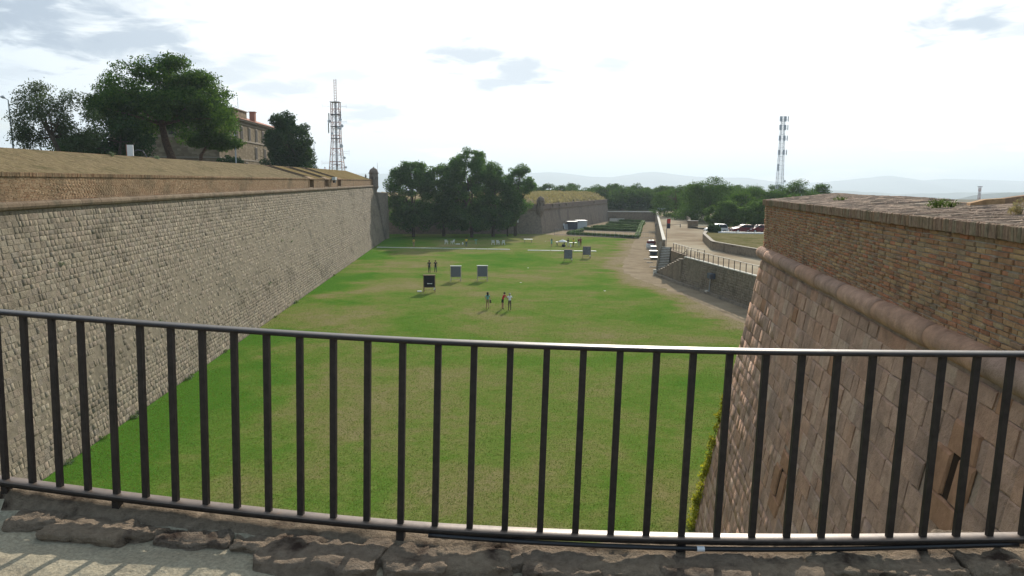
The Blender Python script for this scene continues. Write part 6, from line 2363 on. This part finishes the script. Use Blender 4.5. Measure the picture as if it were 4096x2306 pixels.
# ================================================================== PEOPLE
def person(loc, rz, h, label, shirt, legs, hair='hair_dark', pose='stand', shorts=None, hat=None, sleeves='short', bag=None, long_hair=False, shoes='shoe', skirt=None):
    """one continuous skinned body; clothing is material on the body, hair and hat are its children"""
    k = h / 1.75
    lean, side = 0.0, 0.0
    step_ = .0
    arms = {'L': [(-.20, .0, 1.42), (-.26, -.02, 1.14), (-.27, .05, .90)], 'R': [(.20, 0, 1.42), (.26, -.02, 1.14), (.27, .05, .90)]}
    if pose == 'walk':
        step_ = .16
        arms['L'] = [(-.20, 0, 1.42), (-.27, -.08, 1.15), (-.28, -.12, .92)]
        arms['R'] = [(.20, 0, 1.42), (.27, .06, 1.15), (.27, .20, .96)]
    if pose == 'reach':
        lean = .16
        arms['R'] = [(.20, .05, 1.42), (.28, .26, 1.26), (.34, .46, 1.22)]
        arms['L'] = [(-.18, .05, 1.42), (-.16, .26, 1.20), (.05, .46, 1.15)]
    if pose == 'aim':
        arms['L'] = [(-.2, .02, 1.43), (-.46, .06, 1.44), (-.72, .08, 1.46)]
        arms['R'] = [(.2, .02, 1.43), (.42, -.02, 1.44), (.16, .06, 1.48)]
    if pose == 'front':
        lean = .05
        arms['L'] = [(-.20, .02, 1.42), (-.25, .08, 1.16), (-.12, .26, 1.08)]
        arms['R'] = [(.20, .02, 1.42), (.25, .08, 1.16), (.12, .26, 1.08)]
    V, E, Rr, Z = [], [], [], []

    def add(p, r, parent, zone):
        V.append((p[0] * k, p[1] * k, p[2] * k))
        Rr.append(r * k if isinstance(r, (int, float)) else (r[0] * k, r[1] * k))
        Z.append(zone)
        if parent is not None:
            E.append((parent, len(V) - 1))
        return len(V) - 1

    L_ = lambda p: (p[0], p[1] + lean * max(0, p[2] - .95) / .5, p[2] - lean * .25 * max(0, p[2] - .95))
    pel = add((0, 0, .95), (.150, .115), None, 'legs')
    wst = add(L_((0, .0, 1.12)), (.135, .10), pel, 'shirt')
    chs = add(L_((0, .01, 1.32)), (.165, .115), wst, 'shirt')
    nek = add(L_((0, .01, 1.47)), (.06, .06), chs, 'skin')
    hd = add(L_((0, .03, 1.60)), (.085, .098), nek, 'skin')
    hd2 = add(L_((0, .02, 1.70)), (.068, .08), hd, 'hair')
    add(L_((0, .135, 1.585)), (.014, .014), hd, 'skin')          # nose
    for sd, sg in (('L', -1), ('R', 1)):
        a = [L_(p) for p in arms[sd]]
        s0 = add((a[0][0] * .92, a[0][1], a[0][2]), .068, chs, 'shirt')
        el = add(a[1], .043, s0, 'shirt' if sleeves == 'long' else 'skin')
        wr = add(a[2], .032, el, 'shirt' if sleeves == 'long' else 'skin')
        d = (Vector(a[2]) - Vector(a[1])).normalized()
        sidev = Vector((0, 1, 0)) if abs(d.y) < .8 else Vector((1, 0, 0))
        sidev = (sidev - d * sidev.dot(d)).normalized()
        pm = Vector(a[2]) + d * .075
        pa = add(pm, (.034, .02), wr, 'skin')
        for f in range(4):
            b1 = pm + d * .035 + sidev * (.026 - .0175 * f)
            q1 = add(b1, .0095, pa, 'skin')
            b2_ = b1 + d * (.032, .038, .035, .027)[f] + Vector((sg * -.010, 0, 0))
            add(b2_, .0085, q1, 'skin')
        th = add(pm + sidev * .05 - d * .01, .0105, pa, 'skin')
        add(pm + sidev * .062 + d * .028, .009, th, 'skin')
    for sg, stp in ((-1, step_), (1, -step_)):
        hp = add((sg * .085, 0, .86), .092, pel, 'legs')
        kn = add((sg * .095, stp * .55 + .02, .50), .062, hp, 'shin' if shorts else 'legs')
        an = add((sg * .10, stp - (.03 if stp < 0 else 0), .10 + (.05 if stp < 0 and pose == 'walk' else 0)), .042, kn, 'shin' if shorts else 'legs')
        heel = add((sg * .10, stp + .02, .045), .042, an, 'shoe')
        add((sg * .11, stp + .15, .03), .032, heel, 'shoe')
    me = bpy.data.meshes.new('person_skeleton')
    me.from_pydata(V, E, [])
    o = bpy.data.objects.new('person_skeleton', me)
    COL.objects.link(o)
    sk = o.modifiers.new('skin', 'SKIN')
    sk.use_smooth_shade = True
    sk.branch_smoothing = .3
    if not me.skin_vertices:
        me.skin_vertices.new() if hasattr(me.skin_vertices, 'new') else None
    sv = me.skin_vertices[0].data
    for i, r in enumerate(Rr):
        sv[i].radius = (r, r) if isinstance(r, float) else r
        sv[i].use_root = (i == 0)
    ss = o.modifiers.new('sub', 'SUBSURF')
    ss.levels = ss.render_levels = 1
    dg = bpy.context.evaluated_depsgraph_get()
    bm_ = bpy.data.meshes.new_from_object(o.evaluated_get(dg))
    bpy.data.objects.remove(o)
    bm_.name = 'person'
    names = [shirt, legs, 'skin', hair, shoes, shorts or legs]
    for nmm in names:
        bm_.materials.append(MAT[nmm])
    zi = {'shirt': 0, 'legs': 5 if shorts else 1, 'skin': 2, 'hair': 3, 'shoe': 4, 'shin': 2 if shorts else 1}
    segs = [(Vector(V[a]), Vector(V[b]), Z[a], Z[b]) for a, b in E]
    for p in bm_.polygons:
        c = p.center
        best, z = 1e9, 'shirt'
        for a, b, za, zb_ in segs:
            ab = b - a
            t = max(0, min(1, (c - a).dot(ab) / max(1e-9, ab.length_squared)))
            d = (c - a - ab * t).length
            if d < best:
                best, z = d, (za if t < .55 else zb_)
        p.material_index = zi[z]
    root = thing('person', loc, label, 'person', None, rz)
    b = link('body', bm_, root)
    hc = Vector(V[hd]) + Vector((0, -.012 * k, .05 * k))
    mb = MB()
    mb.lathe([(.02 * k, .098 * k), (.06 * k, .085 * k), (.092 * k, .045 * k), (.104 * k, .0), (.10 * k, -.045 * k), (.088 * k, -.07 * k)][::-1], hc, 12)
    o = mb.build('hair', hair, root, local=True, smooth=True)
    if long_hair:
        mb = MB(); mb.tube([hc + Vector((0, -.03 * k, .0)), hc + Vector((0, -.09 * k, -.12 * k)), hc + Vector((0, -.10 * k, -.28 * k))], [.10 * k, .10 * k, .05 * k], 8); mb.build('long_hair', hair, root, local=True, smooth=True)
    mb = MB()
    for sx in (-1, 1):
        mb.lathe([(.003, -.009), (.009, 0), (.003, .009)], Vector(V[hd]) + Vector((sx * .034 * k, .093 * k, .015 * k)), 6)
    mb.box(Vector(V[hd]) + Vector((0, .098 * k, -.055 * k)), (.05 * k, .01, .01 * k))
    mb.build('face_features', 'hair_dark', root, local=True)
    if hat:
        mb = MB(); mb.lathe([(.19 * k, 0), (.19 * k, .012 * k), (.115 * k, .02 * k), (.108 * k, .09 * k), (.06 * k, .12 * k)], hc + Vector((0, 0, .015 * k)), 14); mb.build('hat', hat, root, local=True)
    if skirt:
        mb = MB(); mb.lathe([(.235 * k, .62 * k), (.20 * k, .80 * k), (.155 * k, 1.02 * k)], (0, 0, 0), 12); mb.build('skirt', skirt, root, local=True)
    if bag:
        mb = MB(); mb.box((.3 * k, -.02, .78 * k), (.12, .3, .34)); mb.build('handbag', bag, root, local=True)
    return root


person((-2.45, 74.9, 0), rad(10), 1.64, 'woman walking away in teal top, beige shorts and dark hat', 'cloth_teal', 'skin', pose='walk', shorts='cloth_khaki', long_hair=True, hat='cloth_black', bag='cloth_brown')
person((-.95, 74.6, 0), rad(-62), 1.74, 'man in red shirt and black shorts leaning towards the white shirted man', 'cloth_red', 'skin', pose='reach', shorts='cloth_black')
person((-.22, 73.9, 0), rad(5), 1.74, 'man in white shirt and brown trousers seen from behind on the lawn', 'cloth_white', 'cloth_brown', hair='hair_grey', pose='front', hat=None)
person((-11.67, 105.0, 0), rad(-8), 1.80, 'man in dark clothes standing, left of the dark dressed pair', 'cloth_navy', 'cloth_black', sleeves='short')
person((-10.85, 105.6, 0), rad(12), 1.74, 'man in dark shirt and trousers walking, right of the dark dressed pair', 'cloth_black', 'cloth_navy', pose='walk')
person((-19.5, 148.2, 0), rad(160), 1.72, 'person in orange yellow top under the trees at left of the shooting line', 'cloth_orange', 'skin', shorts='cloth_khaki')
person((-9.2, 149.9, 0), rad(10), 1.80, 'man in bright yellow shirt and jeans behind the shooting line', 'cloth_yellow', 'cloth_denim', pose='front')
person((7.9, 150.4, 0), rad(30), 1.72, 'woman in long teal top standing left of the white topped table', 'cloth_teal', 'cloth_teal', pose='aim', long_hair=True, shorts='cloth_teal')
person((11.2, 150.8, 0), rad(200), 1.78, 'archer in black vest and pale trousers next to the black bag', 'cloth_black', 'pale_trousers', hair='hair_dark', pose='front', sleeves='short')
person((12.35, 151.3, 0), rad(150), 1.70, 'archer in yellow top and dark trousers in the middle of the group', 'cloth_yellow', 'cloth_black', pose='stand')
person((13.45, 152.0, 0), rad(185), 1.76, 'archer in dark maroon vest with grey trousers at the right of the group', 'cloth_maroon', 'cloth_grey', hair='hair_grey', pose='front')
person((13.95, 152.9, 0), rad(170), 1.80, 'archer in dark red clothes, rightmost of the group', 'cloth_maroon', 'cloth_maroon', pose='stand')
p_ = lw(148.5, 8.9, 13.1)
person((-37.6, 152.0, 13.9), rad(90), 1.72, 'person in pink top showing above the left wall near the radio tower', 'cloth_pink', 'cloth_black')
person((-31.9, 164.4, 12.75), rad(60), 1.66, 'small dark figure leaning beside the corner turret of the left wall', 'cloth_black', 'cloth_black')
person((43.9, 224.0, 3.5), rad(200), 1.74, 'person in dark clothes on the terrace beside the long white coping', 'cloth_black', 'cloth_navy')

# ================================================================== AIR
HZ = MB()
HZ.prism([(-20000, -3000), (20000, -3000), (20000, 16000), (-20000, 16000)], -156.0, 260.0)
hm = bpy.data.materials.new('haze')
hm.use_nodes = True
nt = hm.node_tree
nt.nodes.remove(nt.nodes['Principled BSDF'])
pv = nt.nodes.new('ShaderNodeVolumePrincipled')
pv.inputs['Color'].default_value = (.78, .90, 1.0, 1)
pv.inputs['Density'].default_value = HAZE_DENSITY
pv.inputs['Anisotropy'].default_value = 0.2
nt.links.new(pv.outputs[0], nt.nodes['Material Output'].inputs['Volume'])
MAT['haze'] = hm
hz = HZ.build('haze', 'haze')
tag(hz, 'pale distant haze over the hills', 'haze', kind='stuff')
